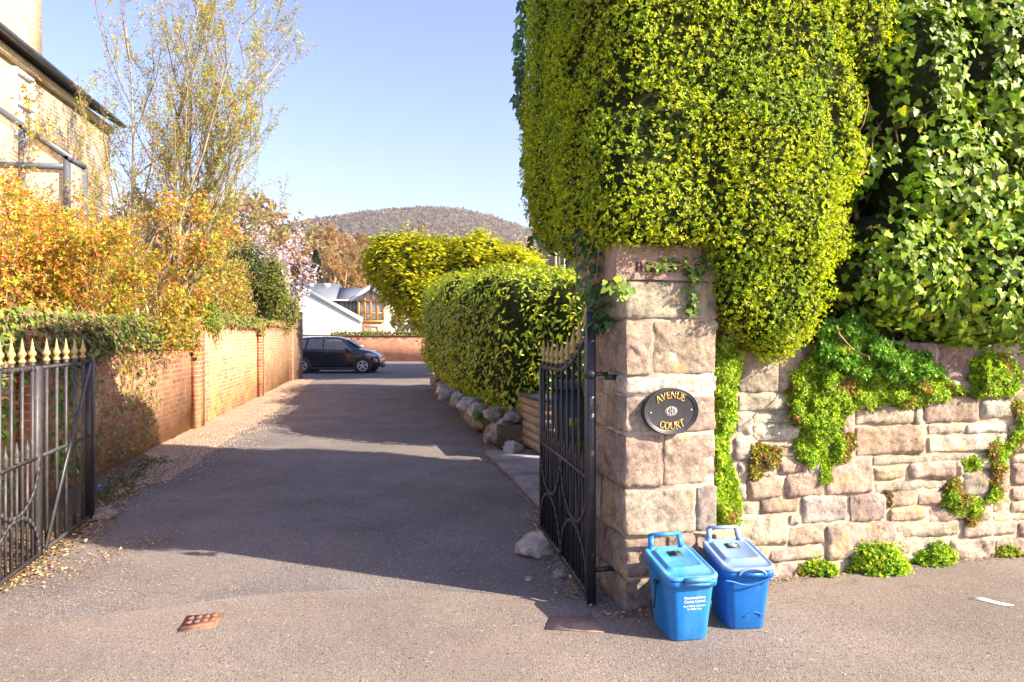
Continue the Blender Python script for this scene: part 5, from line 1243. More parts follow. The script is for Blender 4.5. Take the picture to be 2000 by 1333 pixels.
def wall_plant(label, poly, dens, cols, seed, thick=.07, d0=WD, smin=.011, smax=.021, cat="wall plant", red=None):
    rng = np.random.default_rng(seed); xs_ = [p[0] for p in poly]; ys_ = [p[1] for p in poly]; ar = (max(xs_) - min(xs_)) * (max(ys_) - min(ys_)); n = int(ar * dens)
    x = rng.uniform(min(xs_), max(xs_), n); y = rng.uniform(min(ys_), max(ys_), n); wx = x + 9 * vnoise(np.c_[x, y, x * 0], .05, seed) + 5 * vnoise(np.c_[x, y, x * 0], .15, seed + 1); wy = y + 9 * vnoise(np.c_[x, y, x * 0], .05, seed + 2) + 5 * vnoise(np.c_[x, y, x * 0], .16, seed + 3)
    m = in_poly(wx, wy, poly); x, y, wx, wy = x[m], y[m], wx[m], wy[m]; e = edge_dist(wx, wy, poly)
    th = thick * np.sqrt(np.clip(e / 28, 0, 1)) + .006; lump = .6 + .55 * vnoise(np.c_[x, y, x * 0], .045, seed + 5)
    dd = d0 + th * np.clip(lump, .15, 1.3) * rng.uniform(.35, 1.05, len(x)); Q = A([[*wl(a, b, c), c] for a, b, c in zip(x, y, dd)]); P = FP.P(Q[:, [0, 2, 1]]); P[:, 2] = np.maximum(P[:, 2], .012)
    C0 = palette(rng, len(P), cols, None, .18)
    if red is not None:
        k_ = vnoise(P, 9., seed + 7) > red; C0[k_] = palette(rng, int(k_.sum()), WR, None, .15)
    root = thing("wall_plant" if cat == "wall plant" else cat, label, cat, P[np.argmin(P[:, 2])])
    V, F, C = scatter(rng, P, unit(FP.n + UP * .25 + rng.normal(0, .55, P.shape)), rnd3(rng, len(P)), rng.uniform(smin, smax, len(P)), tpw, C0, .2); link_mesh("foliage", V, [F], LF_wall, root, col=C)
    sg = []
    for i in range(min(60, len(P) // 12)):
        b = P[rng.integers(len(P))]; sg.append([*(b - FP.n * .03), *(b + FP.n * .012 - UP * rng.uniform(.01, .05)), .0015, .001])
    if sg: V, F = segs_mesh(sg, 3); link_mesh("stems", V, [F], M_redtwig, root)
    return root
wall_plant("long narrow strip of green trailing plant down the joint right of the pillar", [(1412, 650), (1440, 668), (1446, 720), (1442, 800), (1432, 850), (1418, 890), (1432, 920), (1446, 985), (1436, 1028), (1400, 1030), (1392, 1000), (1385, 930), (1396, 885), (1384, 830), (1380, 760), (1386, 700), (1398, 665)], .30, WG, 51, .16, -.19, red=.45)
wall_plant("broad bright green mat of trailing leaves spilling over the middle of the wall", [(1600, 655), (1680, 640), (1700, 690), (1775, 690), (1800, 735), (1850, 730), (1882, 765), (1840, 785), (1800, 795), (1765, 800), (1700, 790), (1660, 806), (1635, 835), (1612, 870), (1606, 900), (1580, 915), (1560, 890), (1548, 840), (1532, 790), (1534, 735), (1580, 700)], .26, WG, 52, .13, red=.5)
wall_plant("darker leafy clump hanging from the wall top just right of the golden hedge", [(1600, 640), (1660, 610), (1720, 660), (1790, 690), (1820, 700), (1842, 735), (1780, 745), (1690, 740), (1620, 735), (1590, 690)], .16, WD_, 53, .16, -.25, .016, .03)
wall_plant("small green and rusty clump hanging below the broad green mat", [(1640, 842), (1672, 850), (1668, 880), (1640, 905), (1618, 945), (1602, 935), (1606, 890)], .3, WG, 54, .07, red=.1)
wall_plant("reddish green tuft low on the wall beside the pillar's ivy strip", [(1462, 870), (1490, 865), (1525, 880), (1520, 900), (1500, 925), (1472, 945), (1462, 935), (1468, 900)], .22, WG, 55, .06, red=-.05)
wall_plant("round leafy cushion under the wall top towards the right end", [(1900, 700), (1940, 690), (1985, 710), (1995, 755), (1965, 778), (1915, 780), (1888, 765)], .26, WG, 56, .12, smin=.013, smax=.025, red=.45)
wall_plant("ragged clump trailing from the wall at the far right edge of the photo", [(1975, 790), (2010, 760), (2030, 840), (2010, 870), (1990, 880), (1962, 905), (1965, 950), (1950, 980), (1930, 975), (1935, 920), (1920, 880), (1938, 862), (1975, 858), (1984, 830)], .26, WG, 57, .07, red=.05)
wall_plant("reddish clump with a green tail left of the bare grey stone", [(1862, 922), (1876, 935), (1885, 965), (1915, 980), (1920, 1000), (1910, 1025), (1892, 1030), (1885, 1005), (1850, 1000), (1835, 975), (1845, 955)], .28, WG, 58, .07, red=-.05)
wall_plant("tiny green tuft sitting on top of the bare grey stone", [(1880, 905), (1900, 893), (1918, 905), (1915, 918), (1885, 918)], .3, WG, 59, .05, red=.2)
wall_plant("tiny dried brown tuft alone in the middle of the wall", [(1727, 958), (1740, 962), (1738, 985), (1730, 990), (1724, 975)], .3, [(.3, .18, .07), (.25, .2, .08)], 60, .04)
def foot_plant(label, x, y, r, seed, cols=WG, n=900, smin=.012, smax=.022):
    rng = np.random.default_rng(seed); g = gp(x, y); D_, N_ = unit(rng.normal(size=(n, 3))), None; D_[:, 2] = np.abs(D_[:, 2]); P = g + D_ * A(r) * rng.uniform(.6, 1.05, (n, 1)) * (1 + .25 * vnoise(D_, 2.5, seed))[:, None]; P[:, 2] = np.maximum(P[:, 2], .01)
    root = thing("weed", label, "weed", g); V, F, C = scatter(rng, P, unit(D_ + UP * .4 + rng.normal(0, .4, D_.shape)), rnd3(rng, n), rng.uniform(smin, smax, n), tpw, palette(rng, n, cols), .2); link_mesh("foliage", V, [F], LF_wall, root, col=C)
    V, F = segs_mesh([[*g, *(g + d * A(r) * .7), .002, .001] for d in D_[:40]], 3); link_mesh("stems", V, [F], M_redtwig, root)
foot_plant("largest bright green weed at the foot of the stone wall", 1712, 1114, (.21, .13, .20), 61, n=2300)
foot_plant("upright shoot of green weed rising behind the largest wall-foot weed", 1752, 1100, (.07, .06, .24), 62, n=600)
foot_plant("compact round green weed right of the largest wall-foot weed", 1820, 1100, (.15, .10, .145), 63, n=1300)
foot_plant("small straggly weed at the wall foot near the blue bins", 1600, 1124, (.13, .06, .10), 64, n=420)
foot_plant("low flat weed with dry brown skirt at the far right of the wall foot", 1962, 1086, (.12, .06, .07), 65, WR + WG, 380)

# ---------------------------------------------------------------- laurel hedge
rng = np.random.default_rng(303)
FD = Frame(dr(9.24, .22), (-.19, .9818), n=(-.9818, -.19))         # hedge face towards the drive; d to the left
def DL(s, d, h, rs, rd, rh, p): return ((s, d, h), (rs, rd, rh), p)
LL = Lobes([DL(1.1, -.95, 1.45, 1.15, .95, 1.02, 4.5), DL(3.4, -.80, 1.58, 2.6, .95, 1.05, 6), DL(6.6, -.72, 1.66, 2.6, .95, 1.14, 6), DL(9.2, -.62, 1.76, 1.9, .95, 1.22, 5), DL(.55, -1.75, 1.5, 1.2, 1.2, .9, 4), DL(4.5, -2., 1.4, 4, 1.2, 1.1, 5)], FD, .12, 1.6, 12)
lh = thing("laurel_hedge", "long glossy green laurel hedge along the right side of the drive", "hedge", (-.6, 13, .3))
LL.core(.93).build("dark_core", M_inner, lh)
P, N = LL.sample(rng, 60000, lambda P, N: ((N @ FD.n > -.2) | (N[:, 2] > .3) | (N[:, 1] < -.2)), k=.8)
m = (P[:, 2] > .3) & nkeep(rng, P, 4, -.5, 5, .4); P, N = P[m], N[m]
near = np.clip((16 - P[:, 1]) / 7, 0, 1)
P = P + N * rng.normal(.02, .05, (len(P), 1)); n = len(P)
LC = [(.34, .46, .02), (.48, .56, .025), (.20, .32, .02), (.62, .64, .04), (.64, .62, .08)]
X = unit(N * .7 + rng.normal(0, .6, N.shape) - UP * .35); Z = unit(N + UP * .7 + rng.normal(0, .5, N.shape))
V, F, C = scatter(rng, P, Z, X, rng.uniform(.06, .11, n), leaf_tpl(.38, .08, .22), palette(rng, n, LC, (.32, .28, .2, .14, .06), .2), .01)
link_mesh("foliage", V, [F], LF_laurel, lh, col=C)
P, N = LL.sample(rng, 3000, lambda P, N: (N[:, 2] > .25)); V, F, C = scatter(rng, P + N * .05, unit(N + UP), rnd3(rng, len(P)), rng.uniform(.06, .11, len(P)), sprig_tpl(5, .33, .9, 1, rng, .2), palette(rng, len(P), [(.40, .42, .04), (.3, .36, .03)]), .15); link_mesh("young_leaves", V, [F], LF_laurel, lh, col=C)
# low plants among the boulders
def tuft(label, x, y, z, D, seed, n=60, L_=.16, cols=((.2, .3, .03), (.12, .22, .03)), name="seedling"):
    rng = np.random.default_rng(seed); g = A([(x - 1000) / FPX * D, D, z]); P = g + rng.normal(0, .05, (n, 3)) * [1, 1, .5]; root = thing(name, label, "plant", g)
    V, F, C = scatter(rng, P, unit(UP + rng.normal(0, .5, (n, 3))), rnd3(rng, n), rng.uniform(.5, 1, n) * L_, leaf_tpl(.35, .1, .2), palette(rng, n, cols), .01); link_mesh("leaves", V, [F], LF_laurel, root, col=C)
    V, F = segs_mesh([[*g, *p, .003, .002] for p in P[:12]], 3); link_mesh("stems", V, [F], M_redtwig, root)
tuft("small laurel seedling sprouting between boulders left of the tall pale stone", 938, 832, .38, 9.9, 71)
tuft("yellow green seedling on the boulders next to the timber store", 978, 820, .5, 9.6, 72, 30, .12, ((.35, .38, .04), (.28, .3, .04)))
tuft("leafy green plant growing behind the open right gate", 1128, 850, .35, 6.9, 73, 160, .2)

# ---------------------------------------------------------------- golden conifer
rng = np.random.default_rng(404); DC = 24.5
def cl_(x, y, rx_, ry_, D=DC, rd=1.6, p=2.3): c_ = px(x, y, D); k_ = D / FPX; return (c_, (rx_ * k_, rd, ry_ * k_), p)
CL = Lobes([cl_(840, 555, 66, 62), cl_(812, 538, 72, 56, DC, 1.6, 3), cl_(768, 518, 38, 34, DC - .6, 1., 3), cl_(850, 510, 70, 38), cl_(930, 510, 75, 36), cl_(1000, 520, 55, 30), cl_(840, 580, 75, 44, DC - .3), cl_(950, 560, 110, 60, DC + .5, 2.), cl_(845, 592, 48, 28, DC, 1.1), cl_(890, 600, 90, 60, DC + .4, 1.5), cl_(816, 488, 26, 20, DC, .6), cl_(905, 484, 34, 18, DC, .7), cl_(752, 492, 13, 22, DC, .4), cl_(812, 478, 12, 20, DC, .4), cl_(870, 478, 10, 16, DC, .4), cl_(932, 480, 12, 26, DC, .4), cl_(968, 488, 9, 18, DC, .4), cl_(1003, 492, 12, 20, DC, .4)], None, .34, 1.3, 8)
gc = thing("golden_conifer", "wide golden yellow conifer with feathery layered sprays beyond the laurel hedge", "tree", (px(880, 655, DC)[0], DC, 0))
CL.core(.86).build("dark_core", M_inner, gc)
P, N = CL.sample(rng, 84000, lambda P, N: (N[:, 1] < .4) | (N[:, 2] > .2), k=.6); P = P + N * rng.normal(-.04, .15, (len(P), 1)); n = len(P)
def spray_tpl(rng):
    Vs, Fs, I = [], [], []; k = 0
    for i in range(5):
        a_ = (i - 2) * .38; L_ = 1 - .12 * abs(i - 2); V, F, _ = leaf_tpl(.17, .03, .12, 1); c_, s_ = math.cos(a_), math.sin(a_); V = V * L_; V = np.stack([V[:, 0] * c_ - V[:, 1] * s_ + .1, V[:, 0] * s_ + V[:, 1] * c_, V[:, 2]], 1); Vs.append(V); Fs.append(F + k); I.append(np.full(4, i)); k += 4
    return np.concatenate(Vs), np.concatenate(Fs), np.concatenate(I)
out_ = unit((P - A(gc["_base"]) - A([0, 0, 2.5])) * [1, 1, .15])
X = unit(out_ + UP * rng.normal(.12, .25, (n, 1)) + rng.normal(0, .3, N.shape)); Z = unit(UP + rng.normal(0, .35, N.shape) + N * .3)
tipc = palette(rng, n, [(.70, .64, .015), (.58, .56, .015), (.36, .40, .015), (.14, .20, .015)], (.34, .32, .2, .14), .15)
V, F, C = scatter(rng, P, Z, X, rng.uniform(.08, .20, n), spray_tpl(rng), tipc, .15); link_mesh("crown", V, [F], LF_con, gc, col=C)
b_ = A(gc["_base"]); mb = MB(); mb.tube([b_, b_ + A([0, 0, 2]), b_ + A([.1, 0, 4])], [.2, .16, .05], 8); mb.build("trunk", M_bark, gc)

# ---------------------------------------------------------------- dark conifers and small evergreen far off
def conifer(label, x, ytop, ybase, w, D, seed, cols, n=2600):
    rng = np.random.default_rng(seed); top = px(x, ytop, D); base = A([top[0], D, 0.]); H = top[2]; zb = max(.3, px(x, ybase, D)[2]); R = w / 2 * D / FPX
    h = zb + (H - zb) * rng.random(n) ** .8; r = R * (1 - (h - zb) / (H - zb)) ** .8 * (.75 + .35 * np.sin(h * 5 / max(H, 1) * 4) ** 2) * rng.uniform(.55, 1.08, n); a_ = rng.uniform(0, 2 * math.pi, n)
    P = base + np.stack([r * np.cos(a_), r * np.sin(a_), h], 1); o_ = unit(P - base - np.c_[np.zeros((n, 2)), h]); root = thing("conifer", label, "tree", base)
    V, F, C = scatter(rng, P, unit(UP + rng.normal(0, .3, P.shape)), unit(o_ - UP * .25 + rng.normal(0, .3, P.shape)), rng.uniform(.10, .2, n) * R, spray_tpl(rng), palette(rng, n, cols, None, .2), .15); link_mesh("crown", V, [F], LF_con, root, col=C)
    mb = MB(); mb.tube([base, base + A([0, 0, H * .95])], [R * .12, R * .02], 6); mb.build("trunk", M_bark, root)
DKC = [(.03, .06, .025), (.045, .085, .03), (.02, .045, .02)]
conifer("narrow dark green conifer above the slate roof of the white house", 617, 488, 575, 42, 75, 81, DKC)
conifer("tall dark conifer top left of the brown brick house", 1036, 462, 640, 60, 60, 82, DKC)
conifer("dark conifer between the golden conifer and the tall hedge", 1016, 476, 640, 56, 66, 83, DKC)
conifer("blue green conifer against the brown brick house corner", 1062, 448, 640, 56, 50, 84, [(.03, .06, .04), (.05, .09, .06)])

# ---------------------------------------------------------------- bare spring woodland behind the houses
def bare_tree(name, label, base, H, seed, mat, leafcols=None, nleaf=0, leafs=.3, lev=4, group=None, kids=5, spread=.55, cat="tree"):
    rng = np.random.default_rng(seed); out = []; grow(rng, base, (rng.normal(0, .05), 0, 1), H * .62, H * .022, lev, out, 5, kids, spread, .58, .10, .13, .28)
    S = A(out); k_ = H / S[:, 5].max(); b3 = A(base, dtype=float); S[:, :3] = b3 + (S[:, :3] - b3) * k_; S[:, 3:6] = b3 + (S[:, 3:6] - b3) * k_; lv = S[:, 8]; root = thing(name, label, cat, base, group)
    mk = lv >= lev - 1; V, F = segs_mesh(S[mk][:, :8], 5); link_mesh("trunk", V, [F], mat, root); S2 = S[~mk][:, :8].copy(); S2[:, 6:8] = np.maximum(S2[:, 6:8], H * .0011)
    V, F = segs_mesh(S2, 3); link_mesh("branches", V, [F], mat, root)
    if nleaf:
        T = S[lv <= 1]; i = rng.integers(len(T), size=nleaf); f = rng.random((nleaf, 1)); P = T[i, :3] * (1 - f) + T[i, 3:6] * f + rng.normal(0, leafs * .4, (nleaf, 3))
        V, F, C = scatter(rng, P, rnd3(rng, nleaf), rnd3(rng, nleaf), rng.uniform(.5, 1, nleaf) * leafs, leaf_tpl(.6, .1, .1, 1), palette(rng, nleaf, leafcols), .1); link_mesh("crown", V, [F], LF_thin, root, col=C)
    return root
M_wood = plain("russet_woodland_twigs", (.40, .24, .12), .95, 0, .5, .25, 0)
M_wood2 = plain("grey_brown_woodland_twigs", (.30, .22, .16), .95, 0, .5, .25, 0)
BUD = [(.40, .22, .07), (.34, .20, .10), (.44, .30, .10)]
woods = []
trees = [(640, 452, 110, "bare russet tree left of the hill's foot, above the white gable"), (690, 462, 118, "bare russet tree right of the dark conifer over the slate roof"), (590, 470, 100, "bare brown tree rising just right of the pink blossom"), (735, 478, 125, "bare brown tree at the left edge of the golden conifer"), (665, 486, 92, "lower twiggy tree with a crooked trunk behind the slate ridge"), (612, 476, 130, "hazy bare tree behind the small dark conifer"), (716, 500, 90, "low bare tree over the right half of the slate roof")]
for i, (x, yt, D, lab) in enumerate(trees):
    H = px(x, yt, D)[2] * 1.02; bare_tree("bare_tree", lab, (px(x, 655, D)[0], D, 0), H, 500 + i, M_wood if i % 2 == 0 else M_wood2, BUD, 9000, .20 + .06 * (D > 105), 4, "bare spring trees below the hill", 5, .62)
# scrub belt at the foot of the hill: nobody could count it
rng = np.random.default_rng(77); n = 46000
X_ = rng.uniform(-120, 45, n); Y_ = rng.uniform(125, 165, n); hmax = np.interp(X_, [-120, -60, -45, -20, 10, 45], [34, 32, 29, 24, 14, 12]) * (.8 + .25 * vnoise(np.c_[X_, Y_, X_ * 0], .12, 3)); Z_ = hmax * rng.random(n) ** .6
P = np.c_[X_, Y_, Z_]; V, F, C = scatter(rng, P, rnd3(rng, n), rnd3(rng, n), rng.uniform(.9, 1.9, n), leaf_tpl(.5, .1, .1, 1), palette(rng, n, [(.36, .22, .11), (.30, .19, .12), (.38, .27, .12), (.2, .2, .08)]), .1)
o = link_mesh("far_woodland", V, [F], LF_thin, loc=(0, 140, 0), col=C); tag(o, "far belt of bare russet woodland at the foot of the hill", "woodland", kind="stuff")
# bare tree crowns covering the hill
rng = np.random.default_rng(79); hv_ = bpy.data.objects["hill"].data; HV = np.empty(len(hv_.vertices) * 3, np.float32); hv_.vertices.foreach_get("co", HV); HV = HV.reshape(-1, 3).astype(float)
HV = HV[(HV[:, 1] < 1030) & (HV[:, 2] > 30) & (HV[:, 0] > -330) & (HV[:, 0] < 190)]; i = rng.integers(len(HV), size=60000); P = HV[i] + rng.normal(0, 1.5, (60000, 3)) * [1, 1, .2]; n = len(P)
cv = palette(rng, n, [(.22, .16, .11), (.20, .145, .10), (.24, .18, .11), (.22, .19, .10)], None, .06)
V, F, C = scatter(rng, P + UP * rng.uniform(0, 3, (n, 1)), rnd3(rng, n), rnd3(rng, n), rng.uniform(2.2, 5, n), leaf_tpl(.7, .1, .1, 1), cv, .05)
o = link_mesh("hill_wood", V, [F], LF_thin, loc=(0, 900, 0), col=C); tag(o, "bare mauve brown woodland covering the rounded hill", "woodland", kind="stuff")
# greenery along the coping of the far wall and behind it
rng = np.random.default_rng(78); n = 1500; P = np.c_[rng.uniform(-10.8, -5.6, n), 40.7 + rng.normal(0, .12, n), 1.58 + np.abs(rng.normal(0, .10, n))]
V, F, C = scatter(rng, P, rnd3(rng, n), rnd3(rng, n), rng.uniform(.08, .16, n), leaf_tpl(.6, .1, .1, 1), palette(rng, n, [(.12, .18, .03), (.2, .24, .05), (.3, .22, .08)]), .1); o = link_mesh("creeper", V, [F], LF_wall, loc=(-7, 40.7, 1.58), col=C); tag(o, "low green creeper along the coping of the far brick wall", "creeper")
bare_tree("shrub", "pale brown shrub between the white house and the timber shelter", (px(775, 655, 50)[0], 50, 0), 3.6, 590, M_wood2, [(.36, .3, .12), (.3, .3, .1)], 5000, .16, 3, cat="shrub", spread=.7)

# ---------------------------------------------------------------- left garden: tall young-leaved tree
def leafy_tree(name, label, stems, mat_b, leafcols, w, nleaf, ls, seed, lev=3, kids=5, spread=.42, ratio=.5, up=.16, first=.3, cat="tree", jitp=.06, tpl=None, leafmat_=None, top=None):
    rng = np.random.default_rng(seed); out = []
    for b, d, L_, r in stems: grow(rng, b, d, L_, r, lev, out, 7, kids, spread, ratio, up, .09, first, rr=.5)
    S = A(out)
    if top: k_ = top / np.percentile(S[:, 5], 99.5); b3 = A(stems[0][0], dtype=float); S[:, :3] = b3 + (S[:, :3] - b3) * k_; S[:, 3:6] = b3 + (S[:, 3:6] - b3) * k_
    lv = S[:, 8]; root = thing(name, label, cat, stems[0][0])
    mk = lv >= lev; V, F = segs_mesh(S[mk][:, :8], 7); link_mesh("trunk", V, [F], mat_b, root); S2 = S[~mk][:, :8].copy(); S2[:, 6:8] = np.maximum(S2[:, 6:8], .0022); V, F = segs_mesh(S2, 4); link_mesh("branches", V, [F], M_twig if mat_b is not M_birchbark else M_bark, root)
    T = S[lv <= 1]; wt = np.linalg.norm(T[:, 3:6] - T[:, :3], axis=1); i = rng.choice(len(T), nleaf, p=wt / wt.sum()); f = rng.random((nleaf, 1)); P = T[i, :3] * (1 - f) + T[i, 3:6] * f; P = P + rng.normal(0, jitp, P.shape)
    tdir = unit(T[i, 3:6] - T[i, :3]); V, F, C = scatter(rng, P, unit(tdir + rng.normal(0, .5, P.shape)), rnd3(rng, nleaf), rng.uniform(.6, 1.15, nleaf) * ls, tpl or sprig_tpl(4, .5, 1.1, 1, rng, .3), palette(rng, nleaf, leafcols, w, .18), .25)
    link_mesh("crown", V, [F], leafmat_ or LF_thin, root, col=C); return root, P
tb = px(308, 655, 12.2); tb = A([tb[0], tb[1], 0]); tz = A([0, 0, 1.25])
stems = [(tb, (-.02, 0, 1), 6.4, .075), (tb + A([-.32, .1, 0]), (.10, 0, 1), 7.2, .045), (tb + A([-.22, .1, 0]), (-.05, .05, 1), 7.6, .045), (tb + tz, (-.26, .1, 1), 5.8, .03), (tb + tz, (.50, .02, 1), 5.6, .035), (tb + tz * 1.4, (.36, .15, 1), 6.2, .03), (tb + tz * 1.3, (.12, .2, 1), 7.0, .035), (tb + tz * 1.2, (.22, 0, 1), 6.6, .03), (tb + tz * 1.8, (.62, .0, 1), 4.6, .028), (tb + tz * 1.6, (.25, -.1, 1), 6.0, .03), (tb + tz * 2.2, (.50, .1, 1), 5.6, .03), (tb + tz * 1.5, (.75, .15, 1), 4.4, .026), (tb + tz * 2., (.34, .1, 1), 6.4, .03)]
BC = [(.50, .52, .04), (.36, .48, .03), (.62, .34, .06), (.60, .28, .08), (.24, .36, .03)]
leafy_tree("birch_tree", "tall pale-stemmed tree in young orange and green leaf behind the brick wall", stems, M_birchbark, BC, (.28, .36, .18, .10, .08), 19000, .040, 601, 3, 7, .66, .43, .15, .16, top=8.6, jitp=.035)
# orange shrub (big) in front of the house
def bush(name, label, stems, cols, w, nleaf, ls, seed, **kw): return leafy_tree(name, label, stems, M_bark, cols, w, nleaf, ls, seed, cat="shrub", **kw)
PC = [(.68, .32, .08), (.64, .40, .10), (.54, .50, .05), (.38, .44, .04), (.60, .22, .07)]
rng = np.random.default_rng(5)
for (x, D, H, nm, lab, sd, nst, nl) in ((70, 7.6, 3.2, "photinia_shrub", "large orange and lime leaved shrub nearest the left edge above the brick wall", 611, 8, 7000), (215, 8.8, 3.4, "photinia_shrub", "large orange leaved shrub with a leaning grey stem left of the pale tree", 612, 8, 7500), (-60, 7.0, 3.2, "photinia_shrub", "orange leaved shrub cut by the left edge of the picture", 613, 6, 4500), (150, 10.0, 4.6, "photinia_shrub", "orange leaved shrub standing behind against the cream house", 614, 6, 4500)):
    b = px(x, 655, D); b = A([b[0], b[1], 0]); st = [(b + A([rng.normal(0, .12), rng.normal(0, .12), 0]), (rng.normal(0, .30), rng.normal(0, .2), 1), H * rng.uniform(.72, 1.0), .03) for _ in range(nst)]
    bush(nm, lab, st, PC, (.28, .22, .2, .18, .12) if x < 180 else (.18, .18, .30, .28, .06), int(nl * 1.35), .047, sd, lev=3, kids=5, spread=.75, ratio=.42, up=.06, first=.30, top=H, jitp=.07, tpl=sprig_tpl(5, .42, 1.0, 1, rng, .3))
# copper hedge and yellow-green scrub between the tree and magnolia
HL = [((px(385, 575, 15)), (1.1, 1.2, 1.0), 2.3), (px(330, 590, 14), (1.1, 1., 1.), 2.3), (px(425, 590, 17), (.8, 1., .9), 2.2)]
HB = Lobes(HL, None, .25, 1.4, 4); root = thing("beech_shrub", "copper and yellow twiggy shrub behind the pale tree trunk", "shrub", (px(380, 655, 15)[0], 15, 0))
P, N = HB.sample(rng, 20000, lambda P, N: N[:, 1] < .9); P = P - N * rng.uniform(0, .5, (len(P), 1)) + rnd3(rng, len(P)) * .1; V, F, C = scatter(rng, P, rnd3(rng, len(P)), rnd3(rng, len(P)), rng.uniform(.05, .10, len(P)), leaf_tpl(.5, .1, .1, 1), palette(rng, len(P), [(.46, .30, .08), (.42, .40, .08), (.34, .18, .06), (.34, .40, .06)]), .1); link_mesh("foliage", V, [F], LF_thin, root, col=C)
sg = []
for i in range(900):
    b = P[rng.integers(len(P))]; e = b + A([rng.normal(0, .1), rng.normal(0, .1), rng.uniform(.1, .4)]); sg.append([*b, *e, .006, .003])
V, F = segs_mesh(sg, 3); link_mesh('twigs', V, [F], M_redtwig, root)
def blob_shrub(name, label, lobes, n, s0, s1, cols, seed, amp=.15, mat=None, cat="shrub", tpl=None, core=.85, spread=.1, cm=None):
    rng = np.random.default_rng(seed); B = Lobes(lobes, None, amp, 1.6, seed); c0 = A(lobes[0][0]); root = thing(name, label, cat, (c0[0], c0[1], 0)); B.core(core).build("dark_core", cm or M_inner, root)
    P, N = B.sample(rng, n, lambda P, N: (N[:, 1] < .6)); P = P + N * rng.normal(0, spread, (len(P), 1)); V, F, C = scatter(rng, P, unit(N + UP * .4 + rng.normal(0, .5, N.shape)), rnd3(rng, len(P)), rng.uniform(s0, s1, len(P)), tpl or sprig_tpl(4, .45, 1, 1, rng, .2), palette(rng, len(P), cols), .2); link_mesh("foliage", V, [F], mat or LF_laurel, root, col=C); return root
blob_shrub("holly_shrub", "dark green rounded evergreen left of the blossom tree", [(px(480, 545, 22), (.62, .6, 1.0), 2.2), (px(500, 590, 22), (.9, .7, .8), 2.2), (px(450, 575, 21.5), (.5, .5, .55), 2.2)], 5200, .05, .10, [(.04, .08, .02), (.08, .13, .02), (.03, .06, .02)], 701)
blob_shrub("upright_evergreen", "slim yellow green evergreen in front of the blossom tree", [(px(535, 560, 21), (.30, .3, .95), 2.2)], 2200, .04, .08, [(.2, .24, .03), (.28, .26, .04)], 702)
blob_shrub("green_shrub", "fresh green shrub spilling over the end of the garden wall", [(px(545, 610, 21.5), (.55, .6, .5), 2.2), (px(520, 585, 22), (.6, .5, .25), 2.2), (px(563, 622, 22.), (.3, .5, .35), 2.2)], 3600, .035, .07, [(.16, .24, .04), (.3, .3, .07), (.35, .26, .12)], 703)
blob_shrub("laurel_bush", "dark leafy bush standing on the brick wall where it steps up", [(px(378, 612, 12.), (.26, .22, .17), 2.2)], 900, .05, .08, [(.10, .2, .02), (.2, .28, .03)], 704, .05)
# pale green far tree behind the magnolia
bare_tree("budding_tree", "pale green budding tree behind the blossom tree", (px(455, 655, 42)[0], 42, 0), px(455, 395, 42)[2], 720, M_wood2, [(.34, .38, .12), (.28, .34, .10)], 9000, .17, 4, spread=.6)
# magnolia
mg = px(548, 655, 24); mg = A([mg[0], 24, 0]); rng = np.random.default_rng(730)
st = [(mg + A([rng.normal(0, .15), rng.normal(0, .15), 0]), (rng.normal(0, .17), rng.normal(0, .1), 1), rng.uniform(3.8, 5.0), .045) for _ in range(8)]
leafy_tree("magnolia_tree", "magnolia in white and pink blossom above the end of the garden wall", st, M_bark, [(.92, .80, .84), (.90, .64, .72), (.78, .44, .52), (.5, .3, .16)], (.55, .25, .12, .08), 4600, .08, 731, lev=3, kids=6, spread=.45, ratio=.42, up=.16, first=.25, top=5.4, leafmat_=LF_petal, jitp=.10, tpl=sprig_tpl(5, .6, 1., 1, rng, .1))
# bare branches over the house gutter
bare_tree("climbing_shrub", "bare twiggy shrub against the cream house near the gutter", (px(20, 655, 10.2)[0], 10.2, 0), 6.3, 740, M_redtwig, PC, 700, .06, 4, kids=4, spread=.5, cat="shrub")

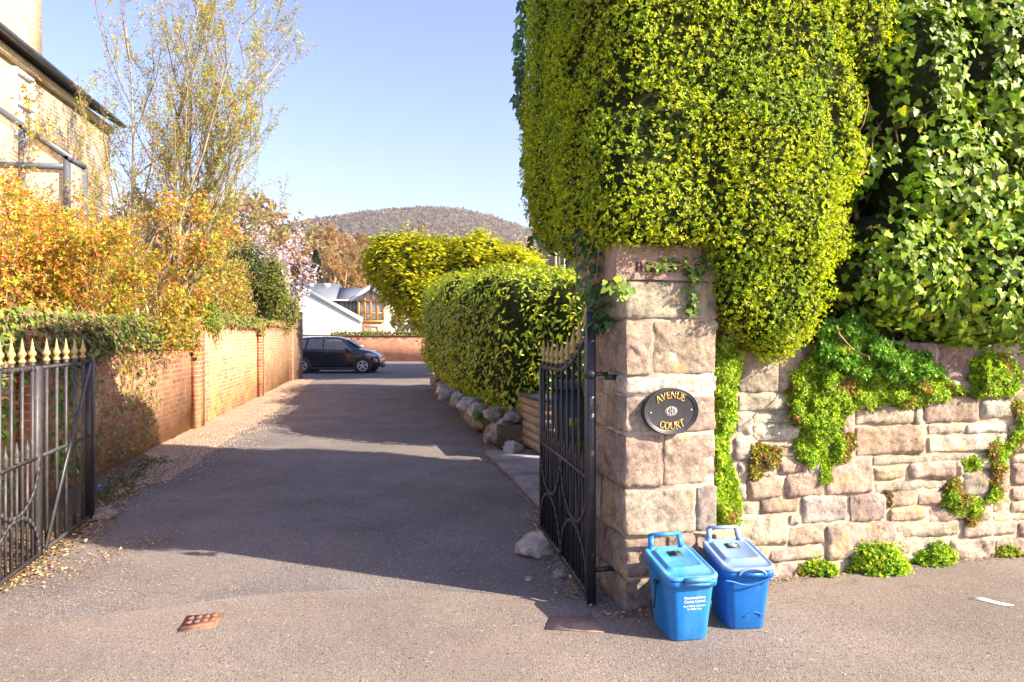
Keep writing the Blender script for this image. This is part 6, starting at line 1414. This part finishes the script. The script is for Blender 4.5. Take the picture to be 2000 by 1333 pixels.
# ---------------------------------------------------------------- ivy on the brick wall
rng = np.random.default_rng(800)
def wall_ivy(label, s0, s1, hb, ht, n, seed, cols, smin=.04, smax=.08, d=(.0, .14), hang=None):
    rng = np.random.default_rng(seed); s = rng.uniform(s0, s1, n); u = rng.random(n); h = hb + (ht - hb) * u
    if hang is not None: h = h - np.clip(hang * (vnoise(np.c_[s, s * 0, s * 0], 1.6, seed) + .35 * vnoise(np.c_[s, s * 0, s * 0], 5, seed + 1)), 0, None) * (1 - u) * rng.random(n)
    dd = np.where(h > ht - .22, rng.uniform(-.24, .16, n), rng.uniform(d[0], d[1], n)) ; P = FL.P(np.c_[s, dd, h]); root = thing("ivy", label, "ivy", FL.P(A([(s0 + s1) / 2, 0, hb]))); N = unit(FL.n + UP * .35 + np.zeros_like(P))
    V, F, C = ivy_leaves(rng, P, N, smin, smax, cols, None, .5); link_mesh("leaves", V, [F], LF_ivy, root, col=C)
    sg = []
    for i in range(int(140 * (s1 - s0) / 5)):
        a_ = FL.P(A([rng.uniform(s0, s1), rng.uniform(.02, .12), rng.uniform(max(hb, ht - .35), ht + .03)])); 
        for k_ in range(3): b_ = a_ + A([rng.normal(0, .05), rng.normal(0, .09), rng.normal(-.03, .05)]); sg.append([*a_, *b_, .004, .003]); a_ = b_
    V, F = segs_mesh(sg, 4); link_mesh("stems", V, [F], M_redtwig, root); return root
WI = [(.16, .20, .05), (.09, .15, .035), (.26, .22, .09), (.32, .22, .11), (.22, .30, .04)]
wall_ivy("tangled half-dry ivy draped over the coping of the near brick wall", -4.5, 2.2, 1.42, 1.80, 5200, 801, WI, hang=.5)
wall_ivy("ivy curtain hanging down the near brick wall behind the left gate's end post", -1.9, .35, .1, 1.5, 700, 802, WI, .03, .06, (.0, .06))
wall_ivy("green ivy tumbling over the coping of the farther, higher brick wall", 2.6, 8.6, 1.76, 1.98, 2200, 803, [(.18, .26, .03), (.26, .30, .05), (.1, .16, .03)], .05, .09, hang=.30)
wall_ivy("thin dry creeper on the coping at the far end of the brick wall", 9.2, 14.6, 1.84, 1.96, 900, 804, [(.25, .25, .06), (.34, .26, .1)], .05, .09, hang=.1)
wall_ivy("bright green ivy climbing the wall behind the bars of the left gate", -4.3, -2.2, .15, 1.3, 900, 805, [(.14, .26, .03), (.22, .34, .04), (.08, .15, .03)], .04, .07, (.0, .08))
flecks("ground_ivy", [(190, 985), (230, 950), (275, 920), (320, 895)], 420, .03, .06, [(.05, .10, .02), (.09, .15, .03), (.2, .12, .06)], "ivy creeping over the ground at the shaded foot of the brick wall", 19, .6, .10)

# ================================================================ HAZE
hm = bpy.data.materials.new("pale_air"); hm.use_nodes = True; ht = hm.node_tree
for nd in list(ht.nodes): ht.nodes.remove(nd)
ho = ht.nodes.new("ShaderNodeOutputMaterial"); hv = ht.nodes.new("ShaderNodeVolumePrincipled")
hv.inputs["Color"].default_value = (.80, .84, 1.0, 1); hv.inputs["Density"].default_value = .00026; hv.inputs["Anisotropy"].default_value = .3
ht.links.new(hv.outputs[0], ho.inputs["Volume"])
mb = MB(); mb.box((-3100, -80, -1.2), (3100, 4100, 200)); o = mb.build("haze", hm); o["kind"] = "stuff"; o["label"] = "pale air that softens the far hill"
